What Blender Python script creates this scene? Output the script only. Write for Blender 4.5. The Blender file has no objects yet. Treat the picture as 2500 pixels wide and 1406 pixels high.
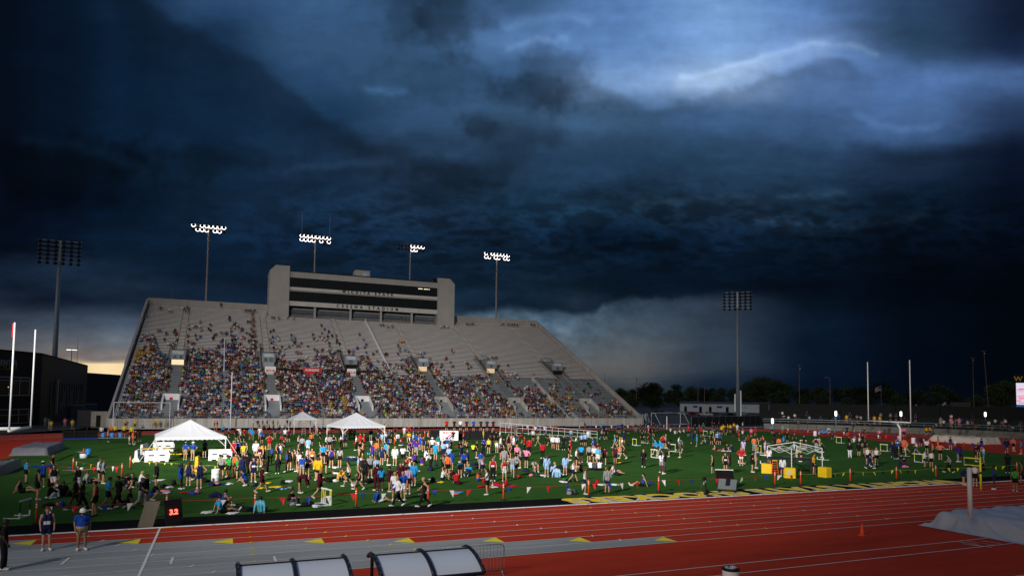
import bpy, bmesh, math, random
import numpy as np
from mathutils import Matrix, Vector
random.seed(7); RNG = np.random.default_rng(7)
SC = bpy.context.scene; COL = SC.collection
R = math.radians

# ---------------------------------------------------------------- camera
F_PX, PPY, PITCH, YAW, ROLL, CH = 1693.325, 872.753, R(3.21677), R(22.75912), .0124453, 6.4478
def _basis():
    f = np.array([math.sin(YAW)*math.cos(PITCH), math.cos(YAW)*math.cos(PITCH), math.sin(PITCH)])
    r = np.array([math.cos(YAW), -math.sin(YAW), 0.]); u = np.cross(r, f)
    return r*math.cos(ROLL)+u*math.sin(ROLL), -r*math.sin(ROLL)+u*math.cos(ROLL), f
CR, CU, CF = _basis()
def ray(x, y): return CF + (x-1250)/F_PX*CR - (y-PPY)/F_PX*CU
def G(x, y, z=0.):
    d = ray(x, y); t = (z-CH)/d[2]
    return Vector((d[0]*t, d[1]*t, z))
def AY(Y, x, y):
    d = ray(x, y); t = Y/d[1]
    return Vector((d[0]*t, Y, CH+d[2]*t))
def AT(p, x, y):                                   # height seen at (x, y) above the ground point p
    d = ray(x, y); t = math.hypot(p[0], p[1])/math.hypot(d[0], d[1]); return CH+d[2]*t
def proj(P):
    d = np.asarray(P, float)-np.array([0, 0, CH]); z = d@CF
    return 1250+F_PX*(d@CR)/z, PPY-F_PX*(d@CU)/z
cam = bpy.data.cameras.new('camera'); co = bpy.data.objects.new('camera', cam); COL.objects.link(co)
m = Matrix.Identity(4)
for i in range(3): m[i][0], m[i][1], m[i][2] = CR[i], CU[i], -CF[i]
m[2][3] = CH
co.matrix_world = m; cam.sensor_width = 36; cam.lens = F_PX/2500*36; cam.shift_y = (PPY-703)/2500
cam.clip_start = .1; cam.clip_end = 20000; SC.camera = co

# ---------------------------------------------------------------- materials
def lin(c): return tuple(((v/255)/12.92 if v/255 <= .04045 else ((v/255+.055)/1.055)**2.4) for v in c)
MATS = {}
def mat(name, rgb, rough=.7, noise=.15, scale=3., bump=0., metal=0., spec=.3, emit=0., streak=None):
    if name in MATS: return MATS[name]
    M = bpy.data.materials.new(name); M.use_nodes = True; nt = M.node_tree; b = nt.nodes['Principled BSDF']
    b.inputs['Roughness'].default_value = rough; b.inputs['Metallic'].default_value = metal
    b.inputs['Specular IOR Level'].default_value = spec
    c = (*rgb, 1); b.inputs['Base Color'].default_value = c
    if noise:
        tc = nt.nodes.new('ShaderNodeTexCoord'); n = nt.nodes.new('ShaderNodeTexNoise'); n.inputs['Scale'].default_value = scale
        n.inputs['Detail'].default_value = 6; n.inputs['Roughness'].default_value = .65
        src = tc.outputs['Object']
        if streak:
            mp = nt.nodes.new('ShaderNodeMapping'); mp.inputs['Scale'].default_value = streak
            nt.links.new(src, mp.inputs['Vector']); src = mp.outputs['Vector']
        nt.links.new(src, n.inputs['Vector'])
        rp = nt.nodes.new('ShaderNodeValToRGB'); e = rp.color_ramp.elements
        e[0].position, e[1].position = .28, .72
        e[0].color = (*[v*(1-noise) for v in rgb], 1); e[1].color = (*[min(1, v*(1+noise)) for v in rgb], 1)
        nt.links.new(n.outputs['Fac'], rp.inputs['Fac']); nt.links.new(rp.outputs['Color'], b.inputs['Base Color'])
        if bump:
            bp = nt.nodes.new('ShaderNodeBump'); bp.inputs['Strength'].default_value = bump; bp.inputs['Distance'].default_value = .03
            nt.links.new(n.outputs['Fac'], bp.inputs['Height']); nt.links.new(bp.outputs['Normal'], b.inputs['Normal'])
    if emit:
        b.inputs['Emission Color'].default_value = c; b.inputs['Emission Strength'].default_value = emit
    MATS[name] = M; return M
PAL = dict(black=(.010,.010,.012), navy=(.012,.018,.075), blue=(.012,.06,.34), white=(.66,.67,.70), grey=(.26,.27,.29), dgrey=(.06,.065,.075),
  red=(.42,.012,.018), maroon=(.065,.006,.018), orange=(.72,.14,.02), coral=(.72,.16,.09), pink=(.80,.20,.36), yellow=(.72,.50,.02), gold=(.74,.40,.012),
  neon=(.55,.78,.03), green=(.02,.32,.05), dgreen=(.012,.04,.025), purple=(.055,.02,.23), lav=(.48,.38,.62), sky=(.02,.27,.60), cyan=(.10,.42,.60), teal=(.02,.32,.42),
  dteal=(.012,.15,.15), lblue=(.30,.47,.74), khaki=(.36,.29,.17), tan=(.40,.30,.2), brown=(.10,.05,.03))
def pal(n): return mat('cloth_'+n, PAL[n], .85, .30, 7., .25, spec=.12)
SKIN = {'': (.50,.27,.17), 'T': (.30,.15,.085), 'K': (.075,.036,.022)}
HAIRC = dict(d=(.012,.009,.008), n=(.07,.035,.018), y=(.36,.23,.09))
MT = dict(
  grass_far=mat('far_grass', (.016,.022,.010), .95, .5, .05),
  asphalt=mat('asphalt', (.05,.05,.055), .9, .25, .8),
  concrete=mat('concrete', (.36,.335,.315), .85, .16, .5, .1),
  conc_wall=mat('stained_concrete', (.46,.44,.41), .85, .35, .9, .1, streak=(1,1,.12)),
  pb=mat('press_box_concrete', (.37,.35,.335), .85, .09, .35, .05),
  alum=mat('bench_aluminium', (.40,.45,.50), .5, .2, 2., 0, .3),
  plank=mat('bench_weathered', (.56,.53,.53), .7, .08, .7, 0, 0, streak=(.25,1,1)),
  white=mat('white_paint', (.80,.80,.82), .45, .05, 4.),
  wmetal=mat('white_metal', (.78,.79,.82), .35, .04, 4.),
  line=mat('line_paint', (.74,.70,.68), .7, .12, 6.),
  black=mat('black_metal', (.012,.012,.014), .45, .2, 5.),
  rubber=mat('black_rubber', (.014,.014,.014), .8, .2, 8.),
  steel=mat('galvanised_steel', (.33,.37,.41), .5, .15, 3., 0, .6),
  pole=mat('weathered_pole', (.30,.25,.22), .6, .15, 2., 0, .2),
  glass=mat('dark_glass', (.004,.005,.007), .12, 0, spec=.5),
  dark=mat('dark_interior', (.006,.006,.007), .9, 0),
  tent=mat('tent_vinyl', (.60,.62,.66), .5, .04, 1.2, .25),
  orange=mat('orange_plastic', (.80,.075,.015), .45, .06, 6.),
  yellow=mat('yellow_plastic', (.80,.52,.012), .5, .08, 5.),
  lime=mat('yellow_upright', (.78,.74,.03), .5, .05, 5.),
  bluep=mat('blue_plastic', (.02,.22,.62), .4, .06, 4.),
  redp=mat('red_cloth_flag', (.60,.02,.025), .7, .1, 8.), blueflag=mat('blue_cloth_flag', (.012,.045,.30), .7, .1, 8.),
  greenflag=mat('green_cloth_flag', (.01,.09,.03), .7, .1, 8.),
  wood=mat('wood', (.22,.13,.07), .7, .3, 2., 0, 0, streak=(1,1,6)),
  brick=mat('brick', (.10,.06,.05), .9, .3, 4.),
  bark=mat('bark', (.035,.027,.02), .9, .3, 3.),
  leaf=mat('leaf', (.030,.045,.016), .8, .5, .6), leaf2=mat('leaf_dark', (.018,.032,.012), .8, .5, .6),
  darkwall=mat('dark_cladding', (.005,.0055,.007), .6, .2, .4), trim=mat('grey_trim', (.34,.36,.38), .5, .1, 3.),
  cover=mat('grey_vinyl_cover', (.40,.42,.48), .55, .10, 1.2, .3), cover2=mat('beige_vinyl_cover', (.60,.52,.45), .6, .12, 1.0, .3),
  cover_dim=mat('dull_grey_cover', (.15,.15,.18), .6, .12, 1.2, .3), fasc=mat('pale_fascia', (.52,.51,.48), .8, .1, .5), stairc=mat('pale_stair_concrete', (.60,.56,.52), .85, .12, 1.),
  roofpc=mat('shelter_panel', (.72,.77,.86), .25, .03, .8, spec=.5), navyframe=mat('dark_frame', (.012,.018,.03), .4, .1, 4.),
  net=mat('net_cord', (.40,.42,.44), .8, 0), fence=mat('windscreen_mesh', (.008,.009,.010), .95, .2, 2.),
)
def emis(name, rgb, s):
    M = mat(name, rgb, .5, 0, emit=s)
    try: M.cycles.emission_sampling = 'NONE'
    except Exception: pass
    return M

def IMG(p): return math.atan2(-p[0], p[1])            # heading of the view's right-hand direction at p
# ---------------------------------------------------------------- mesh helpers
class MB:
    def __init__(s): s.v = []; s.f = []
    def add(s, vs, fs):
        o = len(s.v); s.v += [tuple(v) for v in vs]; s.f += [tuple(i+o for i in f) for f in fs]; return s
    def box(s, x0, y0, z0, x1, y1, z1, rz=0, c=None):
        vs = [(x0,y0,z0),(x1,y0,z0),(x1,y1,z0),(x0,y1,z0),(x0,y0,z1),(x1,y0,z1),(x1,y1,z1),(x0,y1,z1)]
        if rz:
            cx, cy = c or ((x0+x1)/2, (y0+y1)/2); a, b = math.cos(rz), math.sin(rz)
            vs = [(cx+(x-cx)*a-(y-cy)*b, cy+(x-cx)*b+(y-cy)*a, z) for x, y, z in vs]
        return s.add(vs, [(3,2,1,0),(4,5,6,7),(0,1,5,4),(1,2,6,5),(2,3,7,6),(3,0,4,7)])
    def bbox(s, x0, y0, z0, x1, y1, z1, b=.02):      # box with chamfered upright edges and top
        pts = lambda i: [(x0+b,y0+i),(x1-b,y0+i),(x1-i,y0+b),(x1-i,y1-b),(x1-b,y1-i),(x0+b,y1-i),(x0+i,y1-b),(x0+i,y0+b)]
        vs = [(x, y, z0) for x, y in pts(0)]+[(x, y, z1-b) for x, y in pts(0)]
        cx, cy = (x0+x1)/2, (y0+y1)/2
        vs += [(x+(b if x < cx else -b)*.8, y+(b if y < cy else -b)*.8, z1) for x, y in pts(0)]
        fs = [tuple(range(7, -1, -1)), tuple(range(16, 24))]
        for k in (0, 8):
            fs += [(k+i, k+(i+1) % 8, k+8+(i+1) % 8, k+8+i) for i in range(8)]
        return s.add(vs, fs)
    def tube(s, pts, r, n=8, r1=None, cap=True):
        pts = [Vector(p) for p in pts]; o = len(s.v); L = len(pts)
        for i, p in enumerate(pts):
            t = (pts[min(i+1, L-1)]-pts[max(i-1, 0)]).normalized()
            a = t.cross(Vector((0, 0, 1)) if abs(t.z) < .95 else Vector((1, 0, 0))).normalized(); b = t.cross(a)
            rr = r if r1 is None else r+(r1-r)*i/(L-1)
            for k in range(n):
                q = p+a*math.cos(2*math.pi*k/n)*rr+b*math.sin(2*math.pi*k/n)*rr; s.v.append(tuple(q))
        for i in range(L-1):
            for k in range(n):
                s.f.append((o+i*n+k, o+i*n+(k+1) % n, o+(i+1)*n+(k+1) % n, o+(i+1)*n+k))
        if cap: s.f.append(tuple(o+k for k in range(n-1, -1, -1))); s.f.append(tuple(o+(L-1)*n+k for k in range(n)))
        return s
    def lathe(s, prof, n=16, c=(0, 0, 0)):            # prof: (r, z) list
        o = len(s.v)
        for r, z in prof:
            for k in range(n): s.v.append((c[0]+r*math.cos(2*math.pi*k/n), c[1]+r*math.sin(2*math.pi*k/n), c[2]+z))
        for i in range(len(prof)-1):
            for k in range(n): s.f.append((o+i*n+k, o+i*n+(k+1) % n, o+(i+1)*n+(k+1) % n, o+(i+1)*n+k))
        s.f.append(tuple(o+k for k in range(n-1, -1, -1))); s.f.append(tuple(o+(len(prof)-1)*n+k for k in range(n)))
        return s
    def prism(s, poly, axis, a, b):                   # polygon swept along an axis; axis 'x': poly=(y,z)
        n = len(poly); f = {'x': lambda p, t: (t, p[0], p[1]), 'y': lambda p, t: (p[0], t, p[1]), 'z': lambda p, t: (p[0], p[1], t)}[axis]
        vs = [f(p, a) for p in poly]+[f(p, b) for p in poly]
        return s.add(vs, [tuple(range(n-1, -1, -1)), tuple(range(n, 2*n))]+[(i, (i+1) % n, n+(i+1) % n, n+i) for i in range(n)])
    def sheet(s, poly, z): return s.add([(x, y, z) for x, y in poly], [tuple(range(len(poly)))])
    def ico(s, c, r, sub=1, sq=(1, 1, 1), rnd=0):
        bm = bmesh.new(); bmesh.ops.create_icosphere(bm, subdivisions=sub, radius=1)
        vs = []
        for v in bm.verts:
            k = 1+random.uniform(-rnd, rnd); vs.append((c[0]+v.co.x*r*sq[0]*k, c[1]+v.co.y*r*sq[1]*k, c[2]+v.co.z*r*sq[2]*k))
        s.add(vs, [tuple(v.index for v in f.verts) for f in bm.faces]); bm.free(); return s
def newmesh(name, v, f, smooth=False):
    me = bpy.data.meshes.new(name); me.from_pydata(v, [], f); me.validate()
    bm = bmesh.new(); bm.from_mesh(me); bmesh.ops.recalc_face_normals(bm, faces=bm.faces); bm.to_mesh(me); bm.free()
    if smooth: me.polygons.foreach_set('use_smooth', [True]*len(me.polygons))
    return me
def link(name, me, material=None, parent=None, **kw):
    o = bpy.data.objects.new(name, me); COL.objects.link(o)
    if material is not None and me is not None:
        if not me.materials: me.materials.append(material)
        elif me.materials[0] != material: o.material_slots[0].link = 'OBJECT'; o.material_slots[0].material = material
    if parent is not None: o.parent = parent
    for k, v in kw.items(): o[k] = v
    return o
def mk(name, mb, material, parent=None, smooth=False, **kw): return link(name, newmesh(name, mb.v, mb.f, smooth), material, parent, **kw)
def thing(name, label, category, loc=(0, 0, 0), rz=0., group=None):
    o = bpy.data.objects.new(name, None); COL.objects.link(o); o.location = loc; o.rotation_euler = (0, 0, rz)
    o['label'] = label; o['category'] = category
    if group: o['group'] = group
    return o
def tag(o, label, category, group=None):
    o['label'] = label; o['category'] = category
    if group: o['group'] = group
    return o
def dup(root, loc, rz=0., label=None, scale=None):
    def cp(o, par):
        c = o.copy(); COL.objects.link(c)
        if par is not None: c.parent = par
        for k in list(o.children): cp(k, c)
        return c
    r = cp(root, None); r.location = loc; r.rotation_euler = (0, 0, rz)
    if label: r['label'] = label
    if scale: r.scale = scale
    return r
def struct(name, mb, material, smooth=False): return mk(name, mb, material, None, smooth, kind='structure')
def text_mesh(s, size, offset=0., extrude=.02, align='CENTER', space=1.):
    cu = bpy.data.curves.new('t', 'FONT'); cu.body = s; cu.size = size; cu.offset = offset; cu.extrude = extrude
    cu.align_x = align; cu.space_character = space
    o = bpy.data.objects.new('t', cu); COL.objects.link(o); bpy.context.view_layer.update()
    me = bpy.data.meshes.new_from_object(o.evaluated_get(bpy.context.evaluated_depsgraph_get()))
    bpy.data.objects.remove(o); bpy.data.curves.remove(cu); return me
def text_obj(name, s, size, material, loc, rot, parent=None, offset=0., extrude=.02, align='CENTER', space=1., sx=1., sy=1.):
    o = link(name, text_mesh(s, size, offset, extrude, align, space), None, parent)
    o.data.materials.clear(); o.data.materials.append(material)
    o.location = loc; o.rotation_euler = rot; o.scale = (sx, sy, 1); return o
FACE = (R(90), 0, 0)                                  # upright lettering read from -Y

# ---------------------------------------------------------------- sky dome (storm clouds), front part of the sky only
def fbm(x, y, oct=5, seed=0, gain=.55):
    rg = np.random.default_rng(seed); tot = np.zeros_like(x); amp = 1.; nrm = 0
    for o in range(oct):
        T = rg.random((64, 64)); xi = np.floor(x).astype(int); yi = np.floor(y).astype(int); fx = x-xi; fy = y-yi
        fx = fx*fx*(3-2*fx); fy = fy*fy*(3-2*fy); g = lambda a, b: T[a % 64, b % 64]
        tot += amp*((g(xi,yi)*(1-fx)+g(xi+1,yi)*fx)*(1-fy)+(g(xi,yi+1)*(1-fx)+g(xi+1,yi+1)*fx)*fy); nrm += amp; amp *= gain; x = x*2.03+7.1; y = y*2.03+3.7
    return tot/nrm*2-1
SKX = [0,150,300,500,750,1000,1250,1500,1750,2000,2250,2500]
SKY = {-150:[(4,12,24),(6,18,34),(14,34,56),(44,70,102),(54,84,120),(52,80,112),(72,104,148),(92,128,176),(112,148,192),(86,122,172),(50,76,110),(22,34,56)],
0:[(3,10,20),(5,17,32),(11,29,48),(40,66,98),(50,80,115),(47,76,106),(52,80,112),(84,119,168),(107,142,187),(84,120,170),(46,71,104),(18,28,50)],
100:[(3,10,20),(5,16,30),(9,27,46),(20,42,66),(47,76,106),(46,74,102),(78,112,154),(86,121,168),(111,146,190),(96,128,174),(42,68,95),(20,32,56)],
200:[(3,10,20),(5,16,30),(9,28,48),(15,38,60),(34,60,88),(46,75,103),(50,80,112),(116,149,190),(134,163,198),(84,116,162),(68,98,142),(58,84,122)],
300:[(3,10,20),(5,16,30),(9,27,46),(14,36,58),(22,46,70),(42,68,96),(44,68,92),(58,88,118),(60,92,130),(60,90,128),(66,96,138),(30,46,72)],
400:[(3,11,22),(5,16,30),(9,26,46),(16,40,62),(24,46,70),(38,62,88),(32,54,76),(33,57,82),(34,58,80),(36,60,86),(30,50,76),(10,20,42)],
500:[(3,9,20),(3,12,26),(6,20,38),(15,36,58),(20,42,64),(24,44,66),(20,42,60),(22,44,62),(25,45,65),(22,42,60),(10,26,44),(4,12,26)],
600:[(3,9,20),(6,16,30),(10,26,44),(12,30,50),(14,33,54),(17,36,56),(13,29,46),(7,23,41),(10,26,44),(8,24,40),(4,14,28),(2,8,18)],
660:[(20,34,52),(26,40,60),(20,36,56),(12,28,48),(15,32,50),(15,32,50),(14,30,46),(9,23,38),(8,22,38),(5,16,30),(3,10,20),(2,6,14)],
700:[(16,28,44),(22,36,54),(28,44,64),(20,36,56),(14,30,50),(16,34,54),(18,34,50),(9,22,36),(8,20,34),(5,14,28),(3,9,20),(2,6,14)],
740:[(24,34,50),(16,26,42),(24,38,56),(20,36,54),(16,32,52),(20,38,60),(24,46,66),(40,54,70),(44,56,72),(7,18,32),(3,10,20),(2,6,14)],
790:[(50,60,74),(56,68,84),(66,80,98),(50,66,86),(40,58,78),(40,58,76),(76,96,112),(70,82,94),(44,56,70),(10,24,42),(3,11,22),(2,7,14)],
840:[(70,76,84),(84,88,96),(96,104,114),(96,104,114),(90,96,100),(90,96,100),(100,108,112),(86,92,98),(50,63,78),(9,23,41),(3,11,22),(2,7,14)],
882:[(90,88,90),(112,104,100),(118,110,108),(120,112,108),(116,108,102),(118,108,98),(112,108,104),(92,94,95),(48,61,75),(8,22,40),(3,10,22),(2,7,14)],
890:[(236,208,158),(246,216,164),(250,222,172),(240,210,165),(150,130,112),(122,110,98),(112,104,98),(90,91,92),(46,58,72),(8,21,39),(3,10,22),(2,7,14)],
950:[(252,222,160),(252,224,166),(255,232,184),(240,210,165),(150,130,112),(100,92,86),(80,78,78),(54,62,68),(20,34,52),(6,18,34),(3,10,20),(2,7,14)],
1100:[(120,110,90)]*4+[(60,60,58)]*4+[(10,22,38)]*4}
def sky_color(px, py):
    wx = fbm(px/260, py/130, 4, 1)*34+fbm(px/70, py/34, 3, 2)*9; wy = fbm(px/300+9, py/150, 4, 3)*22+fbm(px/80, py/30, 3, 4)*6
    low = np.clip((py-870)/15, 0, 1)*(px < 700); k = 1-low*.92
    X = np.clip(px+wx*k, 0, 2500); Y = np.clip(py+wy*k, -150, 1100)
    ys = np.array(sorted(SKY)); g = np.array([SKY[y] for y in ys], float)
    xi = np.clip(np.searchsorted(SKX, X)-1, 0, len(SKX)-2); yi = np.clip(np.searchsorted(ys, Y)-1, 0, len(ys)-2); sx = np.array(SKX)
    fx = (X-sx[xi])/(sx[xi+1]-sx[xi]); fy = (Y-ys[yi])/(ys[yi+1]-ys[yi]); fx = fx*fx*(3-2*fx); fy = fy*fy*(3-2*fy)
    fx = fx[:, None]; fy = fy[:, None]
    c = (g[yi, xi]*(1-fx)+g[yi, xi+1]*fx)*(1-fy)+(g[yi+1, xi]*(1-fx)+g[yi+1, xi+1]*fx)*fy
    def seg(pl, px, py):                              # distance and side to a polyline
        best = np.full(px.shape, 1e9); along = np.zeros_like(px)
        for (x0, y0), (x1, y1) in zip(pl, pl[1:]):
            t = np.clip(((px-x0)*(x1-x0)+(py-y0)*(y1-y0))/((x1-x0)**2+(y1-y0)**2), 0, 1); d = np.hypot(px-x0-t*(x1-x0), py-y0-t*(y1-y0)); best = np.minimum(best, d)
        return best
    def yline(pl, x): return np.interp(x, [p[0] for p in pl], [p[1] for p in pl])
    n1 = fbm(px/55, py/55, 4, 11); n2 = fbm(px/22, py/22, 3, 12)
    for cx, cy, rx, ry, d in [(1085,50,95,85,.27),(990,30,60,90,.18),(1350,180,100,85,.22),(1290,225,90,50,.2),(1430,240,90,40,.16),(1170,312,52,34,.26),(1060,200,140,60,.12),(960,350,170,40,.12),(1130,420,160,40,.22),(1560,470,150,40,.18),(1260,330,120,40,.16),(480,395,220,45,.30),(130,420,260,90,.30),(1480,585,220,40,.2)]:
        r = np.hypot((px-cx)/rx, (py-cy)/ry)+n1*.62+n2*.2; a = np.clip((1.3-r)/.85, 0, 1); a = a*a*(3-2*a)
        c *= (1-d*a)[:, None]
    for pl, w, amp in [([(1665,190),(1730,178),(1790,165),(1840,145),(1900,124),(2000,106),(2080,110),(2140,128)],8,(24,23,19)),([(1665,205),(1740,190),(1830,165),(1920,140),(2010,122)],26,(24,20,14)),([(1240,74),(1300,44),(1370,32),(1430,52)],13,(14,16,18)),
        ([(1240,122),(1310,98),(1380,94)],10,(17,19,20)),([(2090,282),(2150,305),(2200,316),(2290,312)],10,(14,17,21)),([(2290,190),(2380,172),(2480,178)],34,(13,16,22)),
        ([(1850,535),(1990,560),(2110,552),(2260,520)],14,(16,20,24)),([(1560,500),(1700,485),(1880,490),(2060,470)],12,(12,16,18)),([(900,215),(985,226)],10,(16,22,30)),
        ([(700,420),(830,400),(960,396)],10,(12,16,20)),([(60,345),(200,362),(300,400),(380,436)],16,(4,10,14))]:
        d = seg(pl, px+fbm(px/60, py/60, 3, 21)*8, py+fbm(px/45, py/45, 4, 20)*9); a = np.exp(-(d/w)**2)*(.75+.4*n1); c += a[:, None]*np.array(amp)
    def edge(pl, soft, fade, k, sgn=1):               # darker below (or above) a cloud edge, fading away from it
        nonlocal c
        d = (py-yline(pl, px)+n1*22+n2*7)*sgn; a = np.clip(d/soft+.5, 0, 1); a = a*a*(3-2*a)*np.exp(-np.maximum(d, 0)/fade); x0, x1 = pl[0][0], pl[-1][0]; a *= np.clip((px-x0)/90, 0, 1)*np.clip((x1-px)/90, 0, 1); c *= (1-k*a)[:, None]
    edge([(260,-60),(340,0),(430,62),(560,118),(640,172),(700,214),(800,292),(900,342),(1000,372),(1120,410),(1250,440)], 46, 170, .30)
    edge([(1400,190),(1500,236),(1560,264),(1650,260),(1700,246),(1760,224),(1830,204),(1900,184),(1990,158),(2060,150),(2160,200)], 34, 120, .22)
    edge([(1950,40),(2050,70),(2150,120),(2250,150),(2350,140),(2500,80),(2600,60)], 130, 200, .22, -1)
    edge([(2050,330),(2180,360),(2300,365),(2420,340),(2560,300)], 46, 150, .30)
    edge([(1500,500),(1640,478),(1800,486),(1950,492),(2120,478),(2300,486)], 20, 70, .22); edge([(1800,560),(1960,556),(2100,536),(2240,508),(2400,500)], 18, 70, .25)
    edge([(420,300),(560,345),(700,400),(800,410),(960,392),(1100,420)], 40, 90, .16); edge([(-60,340),(120,352),(220,368),(320,410),(420,440),(560,450)], 40, 130, .30)
    # lit scud under the storm base and the pale rain shaft right of the stand
    e = [(1000,800),(1111,769),(1180,760),(1240,751),(1310,757),(1408,769),(1440,764),(1458,759),(1470,744),(1514,735),(1548,727),(1590,728),(1604,718),(1640,731),(1688,718),(1760,711),(1850,712)]
    dd = py-yline(e, px)+n1*9+n2*6; inr = np.clip((px-1040)/60, 0, 1)*np.clip((1900-px)/260, 0, 1)
    a = np.clip(dd/9, 0, 1)*np.clip((150-dd)/150, 0, 1)*inr
    tgtb = .95; puff = fbm(px/46, py/30, 5, 31); puf2 = fbm(px/18, py/12, 4, 32)
    tgt = np.stack([68+36*puff+18*puf2, 88+38*puff+18*puf2, 104+38*puff+18*puf2], 1)*tgtb*(1+.35*np.exp(-((px-1360)/120)**2-((py-800)/40)**2))[:, None]
    w = (a*np.clip((1800-px)/450, 0, 1))[:, None]; c = c*(1-w*.8)+tgt*w*.8
    b = (np.clip(-dd/10, 0, 1)*np.clip(1+dd/55, 0, 1)*np.clip((px-1080)/80, 0, 1)*np.clip((1760-px)/120, 0, 1))[:, None]; c = c*(1-b*.75)+np.array([9,22,36])*b*.75
    tex = fbm(px/150, py/38, 6, 41, .6); tx2 = fbm(px/40, py/16, 4, 42)
    amp = .07+.11*np.exp(-((py-560)/190)**2)+.05*np.clip((py-650)/100, 0, 1)*(px < 700); amp = amp*np.clip((895-py)/25, .15, 1)
    c *= (1+tex*amp*1.5+tx2*amp*.45)[:, None]
    sc = fbm(px/95, py/30, 6, 51, .62); z2 = np.exp(-((py-575)/105)**2)*np.clip((px-350)/500, .25, 1); c *= (1+np.clip(np.abs(sc)*-2.2+.32, -.35, .32)*z2*.75)[:, None]
    up = np.clip((690-py)/120, 0, 1)[:, None]; c = c*(1+np.array([.06, .06, .08])*up)+np.array([2, 3, 4.5])*up
    return np.clip(c, 0, 255)
def build_sky():
    xs = np.concatenate([np.linspace(-2500, -60, 40), np.linspace(-50, 2550, 560), np.linspace(2570, 5200, 40)])
    ys = np.concatenate([np.linspace(-2200, -40, 36), np.linspace(-30, 1010, 250), np.linspace(1015, 1130, 6)])
    X, Y = np.meshgrid(xs, ys); x, y = X.ravel(), Y.ravel()
    d = CF[None]+((x-1250)/F_PX)[:, None]*CR-((y-PPY)/F_PX)[:, None]*CU
    d /= np.linalg.norm(d, axis=1)[:, None]; v = d*3200+np.array([0, 0, CH])
    c = sky_color(x, y)/255.; c = np.where(c <= .04045, c/12.92, ((c+.055)/1.055)**2.4)
    nx, ny = len(xs), len(ys); i = (np.arange(ny-1)[:, None]*nx+np.arange(nx-1)[None]).ravel()
    q = np.stack([i, i+1, i+nx+1, i+nx], 1)
    me = bpy.data.meshes.new('sky'); me.vertices.add(len(v)); me.vertices.foreach_set('co', v.ravel())
    me.loops.add(q.size); me.loops.foreach_set('vertex_index', q.ravel().astype(np.int32)); me.polygons.add(len(q)); me.polygons.foreach_set('loop_start', np.arange(0, q.size, 4, dtype=np.int32))
    me.update(); at = me.attributes.new('cloud', 'FLOAT_COLOR', 'POINT'); at.data.foreach_set('color', np.concatenate([c, np.ones((len(c), 1))], 1).astype(np.float32).ravel())
    M = bpy.data.materials.new('storm_sky'); M.use_nodes = True; nt = M.node_tree; nt.nodes.clear()
    o = nt.nodes.new('ShaderNodeOutputMaterial'); e = nt.nodes.new('ShaderNodeEmission'); a = nt.nodes.new('ShaderNodeAttribute'); a.attribute_name = 'cloud'
    tc = nt.nodes.new('ShaderNodeTexCoord'); n = nt.nodes.new('ShaderNodeTexNoise'); n.inputs['Scale'].default_value = .02; n.inputs['Detail'].default_value = 5
    mr = nt.nodes.new('ShaderNodeMapRange'); mr.inputs['From Min'].default_value = .3; mr.inputs['From Max'].default_value = .7; mr.inputs['To Min'].default_value = .95; mr.inputs['To Max'].default_value = 1.05
    mx = nt.nodes.new('ShaderNodeVectorMath'); mx.operation = 'SCALE'
    nt.links.new(tc.outputs['Object'], n.inputs['Vector']); nt.links.new(n.outputs['Fac'], mr.inputs['Value']); nt.links.new(a.outputs['Color'], mx.inputs[0]); nt.links.new(mr.outputs['Result'], mx.inputs['Scale'])
    nt.links.new(mx.outputs['Vector'], e.inputs['Color']); nt.links.new(e.outputs['Emission'], o.inputs['Surface'])
    try: M.cycles.emission_sampling = 'NONE'
    except Exception: pass
    link('sky', me, M, kind='structure')
build_sky()
# ---------------------------------------------------------------- ground, track, turf
YK, LW, YF, XR, XL, RI = 37.3, 1.22, 120.5, 78.9, 2.5, 41.6
YC = (YK+YF)/2
def oval(r, xl=XL, xr=XR, n=48):
    pts = [(xr+r*math.cos(a), YC+r*math.sin(a)) for a in np.linspace(-math.pi/2, math.pi/2, n)]
    return pts+[(xl+r*math.cos(a), YC+r*math.sin(a)) for a in np.linspace(math.pi/2, 3*math.pi/2, n)]
struct('ground', MB().sheet([(-2600,-2600),(2600,-2600),(2600,2600),(-2600,2600)], -.06), MT['grass_far'])
struct('car_park', MB().sheet([(60,143),(420,150),(420,420),(-180,420),(-180,206),(-22,206),(-22,140),(-60,60),(-60,142),(-160,120),(-160,205),(93,205),(93,143)], -.03), MT['asphalt'])
def track_mat(name, rgb):
    M = mat(name, rgb, .95, .14, 40., .3, spec=.03); nt = M.node_tree; b = nt.nodes['Principled BSDF']
    l = b.inputs['Base Color'].links[0].from_socket; tc = [n for n in nt.nodes if n.type == 'TEX_COORD'][0]
    n = nt.nodes.new('ShaderNodeTexNoise'); n.inputs['Scale'].default_value = .4; n.inputs['Detail'].default_value = 9; n.inputs['Roughness'].default_value = .7
    mp = nt.nodes.new('ShaderNodeMapping'); mp.inputs['Scale'].default_value = (.25, 1.4, 1) if 'track' in name else (.7, .5, 1); nt.links.new(tc.outputs['Object'], mp.inputs['Vector']); nt.links.new(mp.outputs['Vector'], n.inputs['Vector'])
    mr = nt.nodes.new('ShaderNodeMapRange'); mr.inputs['From Min'].default_value = .3; mr.inputs['From Max'].default_value = .7; mr.inputs['To Min'].default_value = .78; mr.inputs['To Max'].default_value = 1.18
    v = nt.nodes.new('ShaderNodeVectorMath'); v.operation = 'SCALE'; nt.links.new(n.outputs['Fac'], mr.inputs['Value']); nt.links.new(l, v.inputs[0]); nt.links.new(mr.outputs['Result'], v.inputs['Scale'])
    nt.links.new(v.outputs['Vector'], b.inputs['Base Color']); return M
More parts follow.
